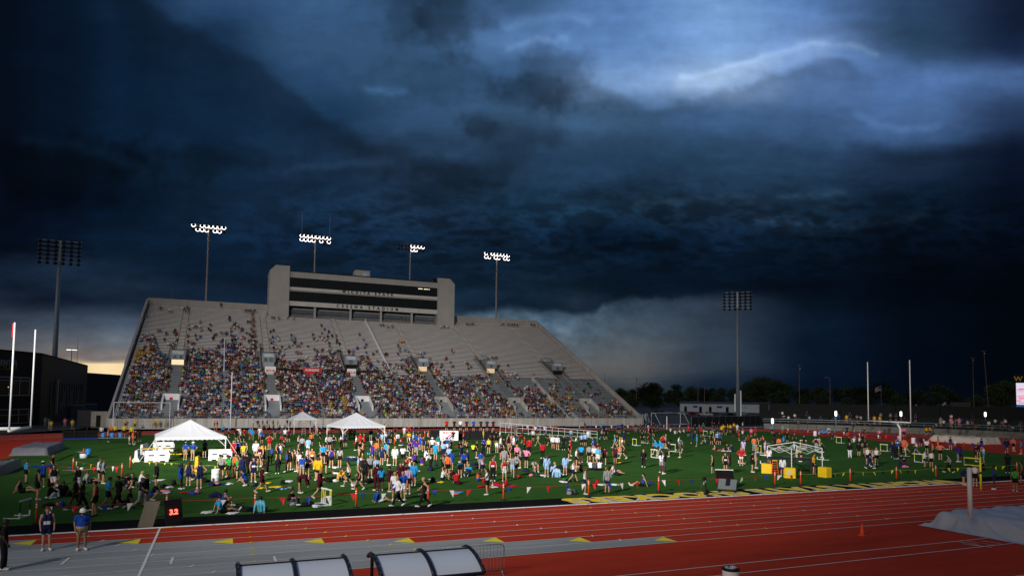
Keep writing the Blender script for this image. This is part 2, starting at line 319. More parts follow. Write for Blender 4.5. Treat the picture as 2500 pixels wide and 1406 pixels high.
RED = track_mat('red_track', (.49,.050,.026)); GRY = track_mat('grey_track', (.31,.335,.345)); TURF = track_mat('turf', (.040,.112,.022)); BTURF = track_mat('black_turf', (.009,.009,.010))
out = oval(RI+11.2); near = [(-45,5),(110,5),(110,27)]+[p for p in out if p[0] > 100 and p[1] > 27 or p[1] > 60]+[(-45,60)]
struct('track_surface', MB().sheet(near, 0.), RED)
turf = [(-18.5,40.05),(75,40.05),(82,42),(88,47.5),(91,54.6),(93.2,61),(94.6,68),(98.3,78.4),(100,83.4),(101,90),(100.6,96),(101,104),(103,111),(98,118.5),(95,120.2),(2,120.2),(-9,118.6),(-14,116),(-17.4,113.7),(-19,110),(-18.5,103)]
struct('turf', MB().sheet(turf, .006), TURF)
struct('turf_border', MB().sheet([(-14,YK+.06),(76,YK+.06),(75,40.05),(-14,40.05)], .010), BTURF)
def ribbon(mb, pts, w, z):
    for (x0, y0), (x1, y1) in zip(pts, pts[1:]):
        dx, dy = x1-x0, y1-y0; L = math.hypot(dx, dy) or 1; nx, ny = -dy/L*w/2, dx/L*w/2
        mb.add([(x0+nx,y0+ny,z),(x0-nx,y0-ny,z),(x1-nx,y1-ny,z),(x1+nx,y1+ny,z)], [(0,1,2,3)])
    return mb
XE = [-7.1,-3.0,.73,4.4,8.1,11.85,15.55,19.3]
gb = MB(); tb = MB(); tri = MB()
for k, xe in enumerate(XE):
    y1 = YK-(k+1)*LW; y0 = y1-LW; gb.sheet([(-45,y0),(xe,y0),(xe,y1),(-45,y1)], .005)
    tri.add([(xe,y1-.06,.010),(xe-.85,(y0+y1)/2,.010),(xe,y0+.06,.010)], [(0,1,2)])
gb.sheet([(66,131),(150,131),(150,126),(100,126),(66,128)], .005)
struct('exchange_zone', gb, GRY)
struct('zone_markers', tri, mat('yellow_line_paint', (.85,.70,.02), .7, .08, 6.))
lb = MB()
for k in range(1, 10): ribbon(lb, [(-45,YK-k*LW),(XR,YK-k*LW)], .055, .014)
for y in (22.05, 20.84, 16.9): ribbon(lb, [(8 if y < 20 else 12,y),(105,y)], .06, .014)
ribbon(lb, [(-2.42,YK-.1),(-2.42,YK-9*LW-.6)], .10, .018)
for a, b in [((170,1361),(149,1378)),((422,1360.4),(417,1376.4)),((669,1357.6),(673.5,1370.5))]:
    p, q = G(*a), G(*b); ribbon(lb, [(p.x,p.y),(q.x,q.y)], .09, .018)
for k in range(0, 10):
    r = RI+k*LW; a0 = [(XR+r*math.cos(a), YC+r*math.sin(a)) for a in np.linspace(-math.pi/2, math.pi/2, 60)]
    ribbon(lb, a0+[(XL,YC+r)]+[(XL+r*math.cos(a), YC+r*math.sin(a)) for a in np.linspace(math.pi/2, math.pi*1.1, 40)], .07 if k else .16, .014)
rt = random.Random(5)
for (x, y) in [(2340,1322),(2350,1327),(2362,1321),(2372,1329),(2384,1324),(2395,1320)]:
    p = G(x, y); ribbon(lb, [(p.x,p.y),(p.x+.25,p.y-.75)], .06, .018)
struct('lane_lines', lb, MT['line'])
yb = MB(); bb = MB()
for k in range(0, 9):                                 # hurdle and relay tick marks across the lane lines
    y = YK-k*LW
    for j, x in enumerate(np.arange(-6, 70, 8.5)):
        if k == 0: continue
        xx = x+k*.75; (yb if j % 2 else bb).sheet([(xx-.10,y-.16),(xx-.02,y-.16),(xx+.10,y+.16),(xx+.02,y+.16)], .020)
    if k: yb.lathe([(.075,.0195),(.075,.021)], 10, (1.45,y,0))
struct('lane_ticks', yb, MATS['yellow_line_paint']); struct('relay_ticks', bb, MT['line'])
kb = MB(); kb.box(-14,YK-.03,0,XR,YK+.03,.05)
for (x0, y0), (x1, y1) in zip(*(lambda p: (p, p[1:]))([(XR+RI*math.cos(a), YC+RI*math.sin(a)) for a in np.linspace(-math.pi/2, math.pi/2, 60)]+[(XL,YF)])): ribbon(kb, [(x0,y0),(x1,y1)], .07, .05)
ribbon(kb, [(-14,YK),(XR,YK)], .26, .022)
for i in range(34): x = -8+i*1.9+rt.uniform(-.4,.4); kb.box(x,YK-.13,.023,x+.14,YK-.02,.06)
struct('kerb', kb, MT['white'])
# painted lettering along the border, read from the field
for nm, off, z, M in (('border_lettering_outline', .20, .014, MT['line']), ('border_lettering', .12, .018, mat('yellow_turf_paint', (.92,.64,.02), .8, .12, 5.))):
    me = text_mesh('WICHITA STATE SHOCKERS', 2.75, off, 0, 'LEFT', 1.12); o = link(nm, me, None, kind='structure'); me.materials.clear(); me.materials.append(M)
    bb_ = [v.co.x for v in me.vertices]; by = [v.co.y for v in me.vertices]
    if off > .1: lx0, lx1, ly0, ly1 = min(bb_), max(bb_), min(by), max(by); sx = (55.7-20.0)/(lx1-lx0); sy = (39.86-37.62)/(ly1-ly0)
    o.rotation_euler = (0, 0, math.pi); o.scale = (sx, sy, 1); o.location = (55.7+lx0*sx, 39.86+ly0*sy, z)

# ---------------------------------------------------------------- grandstand
SX0, SX1, SY0, SZ0, ROWD, ROWH, NR, NL = -17.9, 92.45, 140.4, 1.15, .8264, .3868, 72, 26
gs = thing('grandstand', 'large two tier concrete grandstand with weathered bench rows behind the far track', 'grandstand')
def rowy(i): return SY0+i*ROWD
def rowz(i): return SZ0+i*ROWH
def steps(i0, i1, x0=SX0, x1=SX1, dz=0., dy=0.):
    poly = []
    for i in range(i0, i1): poly += [(rowy(i)-dy, rowz(i)+dz), (rowy(i+1)-dy, rowz(i)+dz)]
    poly += [(rowy(i1)-dy, rowz(i1-1)-.9), (rowy(i0)-dy, rowz(i0)-.9 if i0 else 0)]
    return MB().prism(poly, 'x', x0, x1)
mk('lower_deck', steps(0, NL), mat('lower_step_concrete', (.20,.22,.24), .85, .2, .7), gs)
UPM = mat('upper_step_concrete', (.17,.165,.165), .85, .22, .5)
def rust(M):                                          # rust runs down beside the stair under the press box
    nt = M.node_tree; b = nt.nodes['Principled BSDF']; src = b.inputs['Base Color'].links[0].from_socket
    g = nt.nodes.new('ShaderNodeNewGeometry'); sp = nt.nodes.new('ShaderNodeSeparateXYZ'); nt.links.new(g.outputs['Position'], sp.inputs['Vector'])
    n = nt.nodes.new('ShaderNodeTexNoise'); n.inputs['Scale'].default_value = .9; n.inputs['Detail'].default_value = 6; nt.links.new(g.outputs['Position'], n.inputs['Vector'])
    tot = None
    def mth(op, a, bb, clamp=False):
        x = nt.nodes.new('ShaderNodeMath'); x.operation = op; x.use_clamp = clamp
        for i, v in enumerate((a, bb)):
            if isinstance(v, (int, float)): x.inputs[i].default_value = v
            else: nt.links.new(v, x.inputs[i])
        return x.outputs[0]
    for xc, wd, y0, amt in ((7.4,1.9,171.,.68), (9.4,.9,160.,.5), (12.5,1.4,186.,.30), (65.,2.6,176.,.30), (71.,4.,183.,.28)):
        dx = mth('ABSOLUTE', mth('SUBTRACT', sp.outputs['X'], xc), 0); a = mth('SUBTRACT', 1., mth('DIVIDE', dx, wd), True)
        a = mth('MULTIPLY', a, mth('MULTIPLY', mth('SUBTRACT', sp.outputs['Y'], y0), .25, True)); a = mth('MULTIPLY', a, amt); tot = a if tot is None else mth('MAXIMUM', tot, a)
    f = mth('MULTIPLY', mth('SUBTRACT', mth('ADD', tot, n.outputs['Fac']), .92), 3.2, True)
    mx = nt.nodes.new('ShaderNodeMix'); mx.data_type = 'RGBA'; nt.links.new(f, mx.inputs['Factor']); nt.links.new(src, mx.inputs[6]); mx.inputs[7].default_value = (.17,.075,.035,1)
    nt.links.new(mx.outputs[2], b.inputs['Base Color'])
rust(UPM); rust(MT['plank'])
mk('upper_deck', steps(NL, NR), UPM, gs)
VX = [-8.6, 9.8, 28.1, 45.6, 63.4, 82.2]
RX = [.6, 19., 37.2, 55., 73.2]                       # section boundaries
def inaisle(x, i):
    for v in VX:
        if abs(x-v) < (.75 if i >= NL else 1.0): return True
        if i < 13 and i > 2 and abs(x-v) < 2.0: return True
        if NL <= i < NL+13 and abs(x-v) < 2.3: return True
    return any(abs(x-r) < .35 for r in RX)
for i in range(NR-1):
    mb = MB(); y, z = rowy(i), rowz(i); cuts = [SX0+.5]
    for v in sorted(VX): w = (2.2 if (i in range(3, 13) or i in range(NL, NL+13)) else (1.3 if i < NL else .8)); cuts += [v-w, v+w]
    cuts.append(SX1-.5)
    if i > 66: cuts = [SX0+.5, VX[0]-.8, VX[0]+.8, 10.9, 63.5, SX1-.5]
    for a, b in zip(cuts[::2], cuts[1::2]):
        if i > 66: mb = MB()
        if i < NL:
            mb.box(a, y+.34, z+.36, b, y+.66, z+.42)
            for x in np.arange(a+.3, b, 3.0): mb.box(x, y+.45, z+.002, x+.08, y+.55, z+.362)
        else: mb.box(a, y+.46, z+.20, b, y+.825, z+.383)
        if i > 66: mk('bench', mb, MT['plank'], gs)
    if i <= 66: mk('bench', mb, MT['alum'] if i < NL else MT['plank'], gs)
for v in VX:
    a = MB(); b = MB()
    for i in range(NL):
        if not 3 <= i < 13: a.prism([(rowy(i)-.28,rowz(i)+.004),(rowy(i)+.54,rowz(i)+.004),(rowy(i)+.54,rowz(i)+.2),(rowy(i)+.13,rowz(i)+.2),(rowy(i)+.13,rowz(i)+.1),(rowy(i)-.28,rowz(i)+.1)], 'x', v-.95, v+.95)
    for i in range(NL+13, NR-4): b.prism([(rowy(i)-.28,rowz(i)+.004),(rowy(i)+.54,rowz(i)+.004),(rowy(i)+.54,rowz(i)+.2),(rowy(i)+.13,rowz(i)+.2),(rowy(i)+.13,rowz(i)+.1),(rowy(i)-.28,rowz(i)+.1)], 'x', v-.65, v+.65)
    mk('stair', a, mat('dark_steel_stair', (.16,.18,.20), .6, .15, 2.), gs); mk('stair', b, MT['stairc'], gs)
def slopewall(mb, x0, x1, y0, y1, h, base=-.6):       # wall that follows the rake of the seats
    z = lambda y: SZ0+(y-SY0)*ROWH/ROWD
    return mb.prism([(y0,z(y0)+base),(y1,z(y1)+base),(y1,z(y1)+h),(y0,z(y0)+h)], 'x', x0, x1)
for x0, x1 in ((SX0-.35,SX0+.05),(SX1-.05,SX1+.35)):
    mb = MB(); slopewall(mb, x0, x1, 140, 161.4, .95, -2); slopewall(mb, x0-.05, x1+.05, 161.4, 200.4, 1.25, -4); mb.prism([(140,0),(200.4,0),(200.4,26),(140,.2)], 'x', x0+.02, x1-.02); mk('side_wall', mb, MT['concrete'], gs)
mk('back_wall', MB().box(SX0,199.9,0,SX1,200.5,rowz(NR)+1.7), MT['concrete'], gs)
fw = MB()
for x in np.arange(SX0, SX1-4, 4.59): fw.box(x+.03,139.8,0,x+4.56,140.3,1.75)
mk('front_wall', fw, MT['conc_wall'], gs)
rl = MB()
for z in (2.1, 2.45, 2.8): rl.tube([(SX0,140.05,z),(SX1,140.05,z)], .028, 6)
for x in np.arange(SX0, SX1, 2.29): rl.tube([(x,140.05,1.7),(x,140.05,2.8)], .03, 6)
mk('front_railing', rl, MT['steel'], gs)
for k, r in enumerate(RX):
    mb = MB(); slopewall(mb, r-.10, r+.10, 161.7 if k < 3 else 163, 178 if k in (0,) else 196.5, .55, -.1)
    if k in (0, 2): mk('divider', mb, MT['white'], gs)
mb = MB(); slopewall(mb, 73.0, 73.4, 141, 161, .75); mk('divider', mb, MT['conc_wall'], gs)
mb = MB(); mb.box(71.5,138.6,0,75.5,139.8,1.2); mb.prism([(138.2,0),(146,0),(146,3.9),(138.2,.9)], 'x', 75.3, 75.8); mk('ramp_wall', mb, MT['conc_wall'], gs)
z = lambda y: SZ0+(y-SY0)*ROWH/ROWD
for v in VX:                                          # lower entrances: white parapets and back panel
    vo = MB(); slopewall(vo, v-1.55, v-1.3, 145.2, 149.4, .85); slopewall(vo, v+1.3, v+1.55, 145.2, 149.4, .85); vo.box(v-1.3,149.1,2.6,v+1.3,149.4,z(149.4)+.85)
    o = mk('entrance', vo, MT['white'] if v < 40 else MT['conc_wall'], gs)
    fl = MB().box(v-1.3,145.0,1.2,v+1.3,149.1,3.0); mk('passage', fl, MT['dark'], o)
    mk('notice', MB().box(v-.35,149.05,z(149)-.15,v+.2,149.098,z(149)+.35), MT['redp'] if v < 20 else MT['dark'], o)
for k, v in enumerate(VX):                            # upper entrances: raised panel with section letters, solid doorway panel below, some glowing in place of sky or tunnel light
    y0 = 164.6; vo = MB().box(v-1.45,y0,13.5,v+1.45,y0+.25,15.5); o = mk('upper_entrance', vo, mat('panel_grey', (.22,.24,.26), .8, .12, 1.), gs)
    rb = MB()
    for s in (-1.5, 1.5):
        for h in (.2, .65, 1.1): rb.tube([(v+s,160.9,z(160.9)+h),(v+s,172.2,z(172.2)+h)], .035, 5)
        for y in np.arange(161, 172.3, .9): rb.tube([(v+s,y,z(y)-.1),(v+s,y,z(y)+1.1)], .03, 5)
    rb.tube([(v-1.5,172.2,z(172.2)+1.1),(v+1.5,172.2,z(172.2)+1.1)], .035, 5)
    mk('railing', rb, MT['black'], o)
    mk('side_parapet', slopewall(slopewall(MB(), v-1.62, v-1.46, 161, 172, .12), v+1.46, v+1.62, 161, 172, .12), MT['concrete'], o)
    mk('banner', MB().box(v-1.1,y0-.06,14.65,v+1.1,y0-.01,15.4), mat('pale_banner', (.42,.50,.58), .6, .35, 3.), o)
    dm = [emis('glowing_sky_panel', (1,.80,.50), .6), None, None, emis('glowing_doorway_panel', (1,.72,.42), .28), emis('glowing_doorway_panel', (1,.72,.42), .28), None][k]
    db = MB().box(v-1.2,y0+.02,11.2,v+(.9 if k in (3,4) else 1.2),y0+.2,13.48); mk('doorway', db, dm or (mat('doorway_board', (.30,.33,.36), .8, .1, 1.) if k in (1,) else MT['dark']), o)
    txt = ['A  B', 'B  C', 'D', 'E', 'F', 'G'][k]; text_obj('section_letters', txt, 1.0, MT['black'], (v,y0-.03,13.7), FACE, o, .03)
mk('walkway_rail', (lambda m: [m.tube([(10.5,161.5,z(161.5)+h),(34,161.5,z(161.5)+h)], .04, 5) for h in (.3,.7,1.1)] and m)(MB()), MT['black'], gs)
mk('walkway_wall', MB().box(10.5,161.3,z(161.5)-.6,34,161.42,z(161.5)+.95), MT['dark'], gs)
for (px, py, s, w) in ((660,904,'BECK-08',2.3), (858,909,'BECK-08',2.0)):
    p = AY(160.9, px, py); t = tag(mk('banner', MB().box(p.x-w/2,160.85,p.z-.85,p.x+w/2,160.93,p.z+.85), MT['white']), 'white banner with red lettering on the walkway rail, %s one' % ('left' if px < 700 else 'right'), 'banner', 'banners on the grandstand walkway')
    text_obj('lettering', s, .75, MT['redp'], (p.x,160.83,p.z-.3), FACE, t, .02, sx=.62)
p = AY(160.9, 762, 906); t = tag(mk('banner', MB().box(p.x-2.1,160.85,p.z-.7,p.x+2.1,160.93,p.z+.7), MT['redp']), 'wide red banner hung on the grandstand walkway rail', 'banner', 'banners on the grandstand walkway')
text_obj('lettering', 'KANSAS', .8, MT['white'], (p.x,160.83,p.z), FACE, t, .01)

# ---------------------------------------------------------------- press box
pb = thing('press_box', 'concrete press box with two dark window bands and end towers atop the grandstand', 'press box', (37,196,27))
def pbx(mb): mb.v = [(x-37, y-196, zz-27) for x, y, zz in mb.v]; return mb
PY = 195.8
for x0, x1, ch in ((11.25,16.35,-1),(58.1,63.2,1)):
    c = 1.5; xs = [(x0,24.5),(x1,24.5),(x1,41.05),(x0+c,41.05),(x0,39.5)] if ch < 0 else [(x0,24.5),(x1,24.5),(x1,39.5),(x1-c,41.05),(x0,41.05)]
    o = mk('tower', pbx(MB().prism(xs, 'y', PY-.5, PY+8)), MT['pb'], pb)
    mk('coping', pbx(MB().box(x0+(c if ch < 0 else 0),PY-.55,41.052,x1-(c if ch > 0 else 0),PY+8,41.2)), MT['dark'], o)
X0, X1 = 16.36, 58.09
mk('body', pbx(MB().box(X0,PY+.35,30.5,X1,PY+8,39.6)), MT['dark'], pb)
mk('roof_edge', pbx(MB().box(X0,PY-.12,39.66,X1,PY+8,39.9)), MT['dark'], pb)
f1 = MB()
for k in range(64): a = X0+(X1-X0)*k/64; f1.box(a+.018,PY,38.05,a+(X1-X0)/64-.018,PY+.34,39.65)
mk('top_fascia', pbx(f1), MT['pb'], pb)
def fascia(z0, z1, M):
    f = MB()
    for k in range(8): a = X0+(X1-X0)*k/8; f.box(a+.015,PY,z0,a+(X1-X0)/8-.015,PY+.34,z1)
    return mk('fascia', pbx(f), M, pb)
fa = fascia(34.65, 35.45, MT['fasc']); fb = fascia(30.35, 31.6, MT['fasc'])
mk('ledge', pbx(MB().box(X0,PY-.2,34.3,X1,PY+.3,34.52)), MT['pb'], pb)
mk('edge_column', pbx(MB().box(X0-.28,PY-.22,30.1,X0-.01,PY+.3,39.63)), MT['pb'], pb); mk('edge_column', pbx(MB().box(X1+.01,PY-.53,30.1,X1+.28,PY-.503,39.63)), MT['pb'], pb)
for z0, z1, nm in ((35.47,38.03,'upper'),(31.62,34.28,'lower')):
    w = mk('window_band', pbx(MB().box(X0,PY+.28,z0,X1,PY+.34,z1)), MT['glass'], pb); mu = MB()
    for k in range(1, 34): a = X0+(X1-X0)*k/34; mu.box(a-.04,PY+.22,z0,a+.04,PY+.278,z1)
    mk('mullions', pbx(mu), MT['dark'], w)
    if nm == 'upper':
        for a, b in ((52.3,53.6),(54.0,55.2),(55.4,55.7)): mk('ceiling_lamp', pbx(MB().box(a,PY+.2,37.45,b,PY+.215,37.6)), emis('office_lamp', (1,.9,.6), 1.6), w)
hut = mk('roof_hut', pbx(MB().prism([(PY+2,39.9),(PY+5.5,39.9),(PY+5.5,41.9),(PY+2.0,41.9)], 'x', 34.3, 38.5)), MT['pb'], pb)
mk('coping', pbx(MB().box(34.25,PY+1.9,41.902,38.55,PY+5.6,42.02)), MT['dark'], hut); mk('door', pbx(MB().box(36.4,PY+1.92,39.92,37.7,PY+1.99,41.1)), mat('pale_door', (.42,.52,.65), .5, .05), hut)
mk('roof_unit', pbx(MB().box(57.0,PY+.5,39.92,57.9,PY+1.6,41.0)), MT['dark'], pb)
for x in (23.3, 33.0, 41.6, 50.6): mk('column', pbx(MB().box(x-.28,PY+.4,24.5,x+.28,PY+.9,30.34)), MT['pb'], pb)
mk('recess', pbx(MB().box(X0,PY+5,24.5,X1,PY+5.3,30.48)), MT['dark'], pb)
mk('rear_beam', pbx(MB().box(X0,PY+2.5,28.6,X1,PY+2.7,29.6)), mat('blue_grey_panel', (.10,.13,.17), .7, .3, .6), pb)
a, b = AY(PY, 818, 711), AY(PY, 975, 720); text_obj('lettering', 'WICHITA STATE', 1.0, MT['black'], ((a.x+b.x)/2-37,PY-.03-196,34.78-27), FACE, pb, .06, .02, space=2.35, sx=.92)
a, b = AY(PY, 802, 746), AY(PY, 990, 757); text_obj('lettering', 'CESSNA STADIUM', 1.2, MT['black'], ((a.x+b.x)/2-37,PY-.03-196,30.62-27), FACE, pb, .045, .02, space=2.35, sx=.86)

# ---------------------------------------------------------------- floodlight masts
LAMP = emis('flood_lamp', (1., .91, .88), 4.)
def lit_mast(x, lab, pat, zt=51.2, base=0., y=205., horns=False):
    t = thing('floodlight_mast', lab, 'floodlight', (x, y, 0), 0, 'lit floodlight masts behind the grandstand')
    mk('pole', MB().tube([(0,0,base),(0,0,zt+.6)], .34, 10, .2), MT['pole'], t, True)
    ar = MB(); ar.box(-4.1,-.12,zt+.35,4.1,.12,zt+.5); ar.box(-4.1,-.12,zt-.75,4.1,.12,zt-.6); ar.box(-4.0,-.02,zt+1.0,4.0,.02,zt+1.05)
    for q in (-4, -2, 2, 4): ar.box(q-.05,-.05,zt-.7,q+.05,.05,zt+1.05)
    mk('crossarm', ar, MT['steel'], t)
    if horns:
        for q in (-3.8, 4.0): mk('antenna', MB().tube([(q,0,zt+.9),(q,0,zt+7.4+(.6 if q > 0 else 0))], .05, 5), MT['steel'], t)
    for j, row in enumerate(pat):
        for i, ch in enumerate(row):
            if ch == ' ': continue
            px = -3.8+i*7.6/7; pz = zt+.55-j*1.15
            l = mk('lamp', MB().lathe([(.12,.5),(.34,.38),(.44,.05),(.44,0)], 14), MT['black'], t, True); l.location = (px,-.25,pz); l.rotation_euler = (R(68),0,0)
            if ch == 'o':
                e = mk('lens', MB().lathe([(.56,-.06),(.42,-.16),(.08,-.20)], 14), LAMP, l)
            else: mk('lens', MB().lathe([(.40,-.02),(.05,-.03)], 14), MT['glass'], l)
lit_mast(-4.35, 'floodlight mast with two rows of lit lamps left of the press box', ['o ooooooo'[:1]+' '+'oooooo', '.ooo.oo.'])
lit_mast(23.9, 'lit floodlight mast above the left part of the press box, two antennas on its rack', ['oooooooo', 'oooo.o.o'], horns=True)
lit_mast(51.99, 'floodlight mast above the right part of the press box, left half of its lamps dark', ['....oooo', '....oo..'])
lit_mast(80.3, 'floodlight mast with two rows of lit lamps right of the press box', ['o.oooooo', 'oo.oo.oo'])
def dark_mast(loc, zt, rz, lab):
    t = thing('floodlight_mast', lab, 'floodlight', loc, rz, 'unlit floodlight masts at the corners'); HS = 1.22
    mk('pole', MB().tube([(0,0,0),(0,0,zt-4.5)], .62, 14, .36), mat('blue_grey_pole', (.20,.25,.31), .5, .12, 2., 0, .2), t, True)
    mk('ladder_box', MB().box(.55,-.3,1.5,.95,.3,9).box(-1.0,-.25,3,-.6,.25,8), MT['steel'], t)
    for j in range(6):
        zz = zt-j*.92; ar = MB().box(-3.3*HS,-.08,zz,3.3*HS,.08,zz+.12).box(-.2,-.15,zz-.8,.2,.15,zz+.1); c = mk('crossarm', ar, MT['steel'], t)
        for i in range(6):
            l = mk('lamp', MB().lathe([(.15,.42),(.32,.3),(.40,0),(.34,-.04)], 12), MT['black'], c, True); l.location = ((-2.95+i*1.18)*HS,-.35,zz-.3); l.rotation_euler = (R(62),0,0)
gL, gR = G(126,1028), G(1802,1030)
dark_mast(gL, 38.7, 0., 'tall unlit floodlight mast at the left end of the grandstand'); dark_mast(gR, 37.2, IMG(gR), 'tall unlit floodlight mast right of the grandstand beyond the black fence')
# ---------------------------------------------------------------- labels that single out
LMK = [(465,1095,'front white tent'),(742,1045,'small pop-up tent'),(877,1065,'wide white tent'),(1100,1068,'photo board'),(395,1262,'lap clock'),(1940,1130,'bare canopy frame'),(1765,1185,'starting block carts'),
 (2395,1160,'yellow crossbar stand'),(2190,1070,'right goalpost'),(60,1120,'grey landing mats'),(1340,1062,'white pipe railing'),(1620,1045,'white football goal'),(622,1230,'post by the seated teal hoodie'),(869,1220,'post below the navy pennant'),
 (1045,1215,'post beside the walking woman'),(1229,1205,'post by the red bags'),(1437,1195,'post before the lettering'),(1608,1185,'post above the letter C'),(2330,1075,'beige landing mat'),(526,1160,'white barrel'),(300,1140,'paired orange posts'),(270,1062,'blue coolers'),(1597,1105,'hurdle row'),(2080,1150,'yellow pennant string'),(1840,1060,'far right bend')]
LMK = [(x, y, n.replace('post by the seated teal hoodie','third orange post').replace('post below the navy pennant','fourth orange post').replace('post beside the walking woman','fifth orange post').replace('post by the red bags','sixth orange post').replace('post before the lettering','seventh orange post').replace('post above the letter C','eighth orange post')) for x, y, n in LMK]
ORD = ['first','second','third','fourth','fifth','sixth','seventh','eighth','ninth','tenth','eleventh','twelfth']
def nearest(x, y): return min(LMK, key=lambda l: (l[0]-x)**2+((l[1]-y)*2.5)**2)[2]
def unique_labels(items):                             # items: (base, x, y) -> labels
    lab = [b for b, _, _ in items]
    def groups():
        d = {}
        for i, l in enumerate(lab): d.setdefault(l, []).append(i)
        return [v for v in d.values() if len(v) > 1]
    for g in groups():
        for i in g: lab[i] += ', near '+nearest(items[i][1], items[i][2])
    for g in groups():
        for k, i in enumerate(sorted(g, key=lambda i: items[i][1])): lab[i] += ', %s from left' % ORD[min(k, 11)]
    return lab

# ---------------------------------------------------------------- posts and pennants
POSTS = [(88,1278.6),(406,1258),(622,1251.6),(869,1239),(1045,1229.5),(1229,1220.6),(1437,1210.4),(1608,1201),(1892,1185),(1955,1183.5),(2076,1176.5),(2189,1171),(2285,1166),(2483,1157),
 (178,1150),(125,1164),(297,1166),(317,1145),(570,1166),(836,1095),(963,1086),(1037,1069)]
def make_post():
    t = thing('delineator_post', '', 'marker post', group='orange marker posts round the infield')
    mk('base', MB().lathe([(.20,0),(.20,.04),(.16,.06),(.06,.07)], 10), MT['rubber'], t)
    mk('tube', MB().lathe([(.058,.06),(.05,.6),(.046,1.06),(.03,1.11)], 12), MT['orange'], t, True)
    for z0 in (.78, .90): mk('band', MB().lathe([(.0525,z0),(.051,z0+.07)], 12), MT['white'], t, True)
    return t
pp = make_post()
def postlabel(k):
    if k < 14: return 'orange marker post with white bands along the front edge, %s from left' % (['first','second','third','fourth','fifth','sixth','seventh','eighth','ninth','tenth','eleventh','twelfth','thirteenth','fourteenth'][k])
    return ['orange marker post between the red and white pennants far left','orange marker post behind the stretching athletes at far left','tallest orange post of the pair left of the front tent','orange post standing right of its twin, left of the front tent','orange marker post among the green shirted group','orange marker post in front of the wide white tent','orange marker post beside the white box right of the wide tent','orange marker post near the photo board'][k-14]
for k, (x, y) in enumerate(POSTS):
    g = G(x, y)
    if k == 0: pp.location = g; pp['label'] = postlabel(0)
    else: dup(pp, g, k, postlabel(k))
    POSTS[k] = g
def pennants(lab, pts, cols, h=.84, step=1.15, w=.30, hh=.42, skip=.12, sag=.10, group='pennant strings'):
    rg = random.Random(len(lab)); t = thing('pennant_string', lab, 'pennant string', pts[0], 0, group); o = pts[0]; cb = MB(); k = 0; carry = .5
    for a, b in zip(pts, pts[1:]):
        d = (b-a); L = d.length; d.normalize(); n = max(2, int(L/.8)); q = []
        zz = lambda s: h-sag*4*(s/L)*(1-s/L)
        for i in range(n+1): s = L*i/n; q.append((a.x-o.x+d.x*s, a.y-o.y+d.y*s, zz(s)))
        cb.tube(q, .007, 4, cap=False); s = carry
        while s < L-.1:
            if rg.random() > skip:
                c = cols[k % len(cols)]; k += 1; sw = rg.uniform(-.16, .16); tw = rg.uniform(-.45, .45); x, y = a.x-o.x+d.x*s, a.y-o.y+d.y*s; ux, uy = d.x*math.cos(tw)-d.y*math.sin(tw), d.x*math.sin(tw)+d.y*math.cos(tw)
                z = zz(s)-.01; tp = [(x-ux*w/2,y-uy*w/2,z),(x+ux*w/2,y+uy*w/2,z),(x+uy*sw+ux*sw*.6,y-ux*sw+uy*sw*.6,z-hh),(x+uy*.03,y-ux*.03,z-hh*.45)]
                e = .004; vs = tp+[(p[0]-uy*e,p[1]+ux*e,p[2]) for p in tp]
                mk('pennant', MB().add(vs, [(0,1,3),(1,2,3),(2,0,3),(5,4,7),(6,5,7),(4,6,7)]), c, t)
            s += step*rg.uniform(.85, 1.2)
        carry = .4
    mk('cord', cb, MT['redp'] if cols[0] != MT['lime'] else MT['lime'], t)
RWB = [MT['white'], MT['redp'], MT['blueflag']]
YBK = [MT['lime'], MT['lime'], MT['black']]
pennants('red white and blue pennants strung between orange posts along the front edge', POSTS[:10], RWB)
pennants('yellow and black pennants strung between the orange posts at right', POSTS[9:14], YBK, step=1.0, skip=.3, w=.24, hh=.32)
pennants('coloured pennants on the upper string left of the front tent', [POSTS[14], POSTS[16]], [MT['white'], MT['greenflag'], MT['lime'], MT['redp'], MT['blueflag'], MT['white']], step=1.0)
pennants('coloured pennants on the lower string behind the stretching athletes', [G(96,1166), POSTS[15], POSTS[16]], [MT['redp'], MT['blueflag'], MT['white'], MT['redp'], MT['greenflag']], step=.9)
pennants('yellow and black pennants running right from the paired orange posts', [POSTS[17], G(425,1156), G(515,1162), POSTS[18]], YBK, step=.95, w=.22, hh=.3)
pennants('red white and blue pennants in front of the wide white tent', [POSTS[19], POSTS[20], POSTS[21]], RWB, step=1.5, w=.4, hh=.6)
pennants('pennants strung along the far straight before the stadium wall', [Vector((x, 121.3, 0)) for x in range(50, 96, 5)], RWB, step=1.3, w=.4, hh=.6, h=1.0)
be = [(101.5,104),(101.8,90),(99.4,78.4),(95.5,68),(94.2,60),(91.8,54.6),(88,47.5)]
pennants('pennants strung round the edge of the turf on the right bend', [Vector((x, y, 0)) for x, y in be], RWB, step=1.5, w=.4, hh=.6, h=1.0)

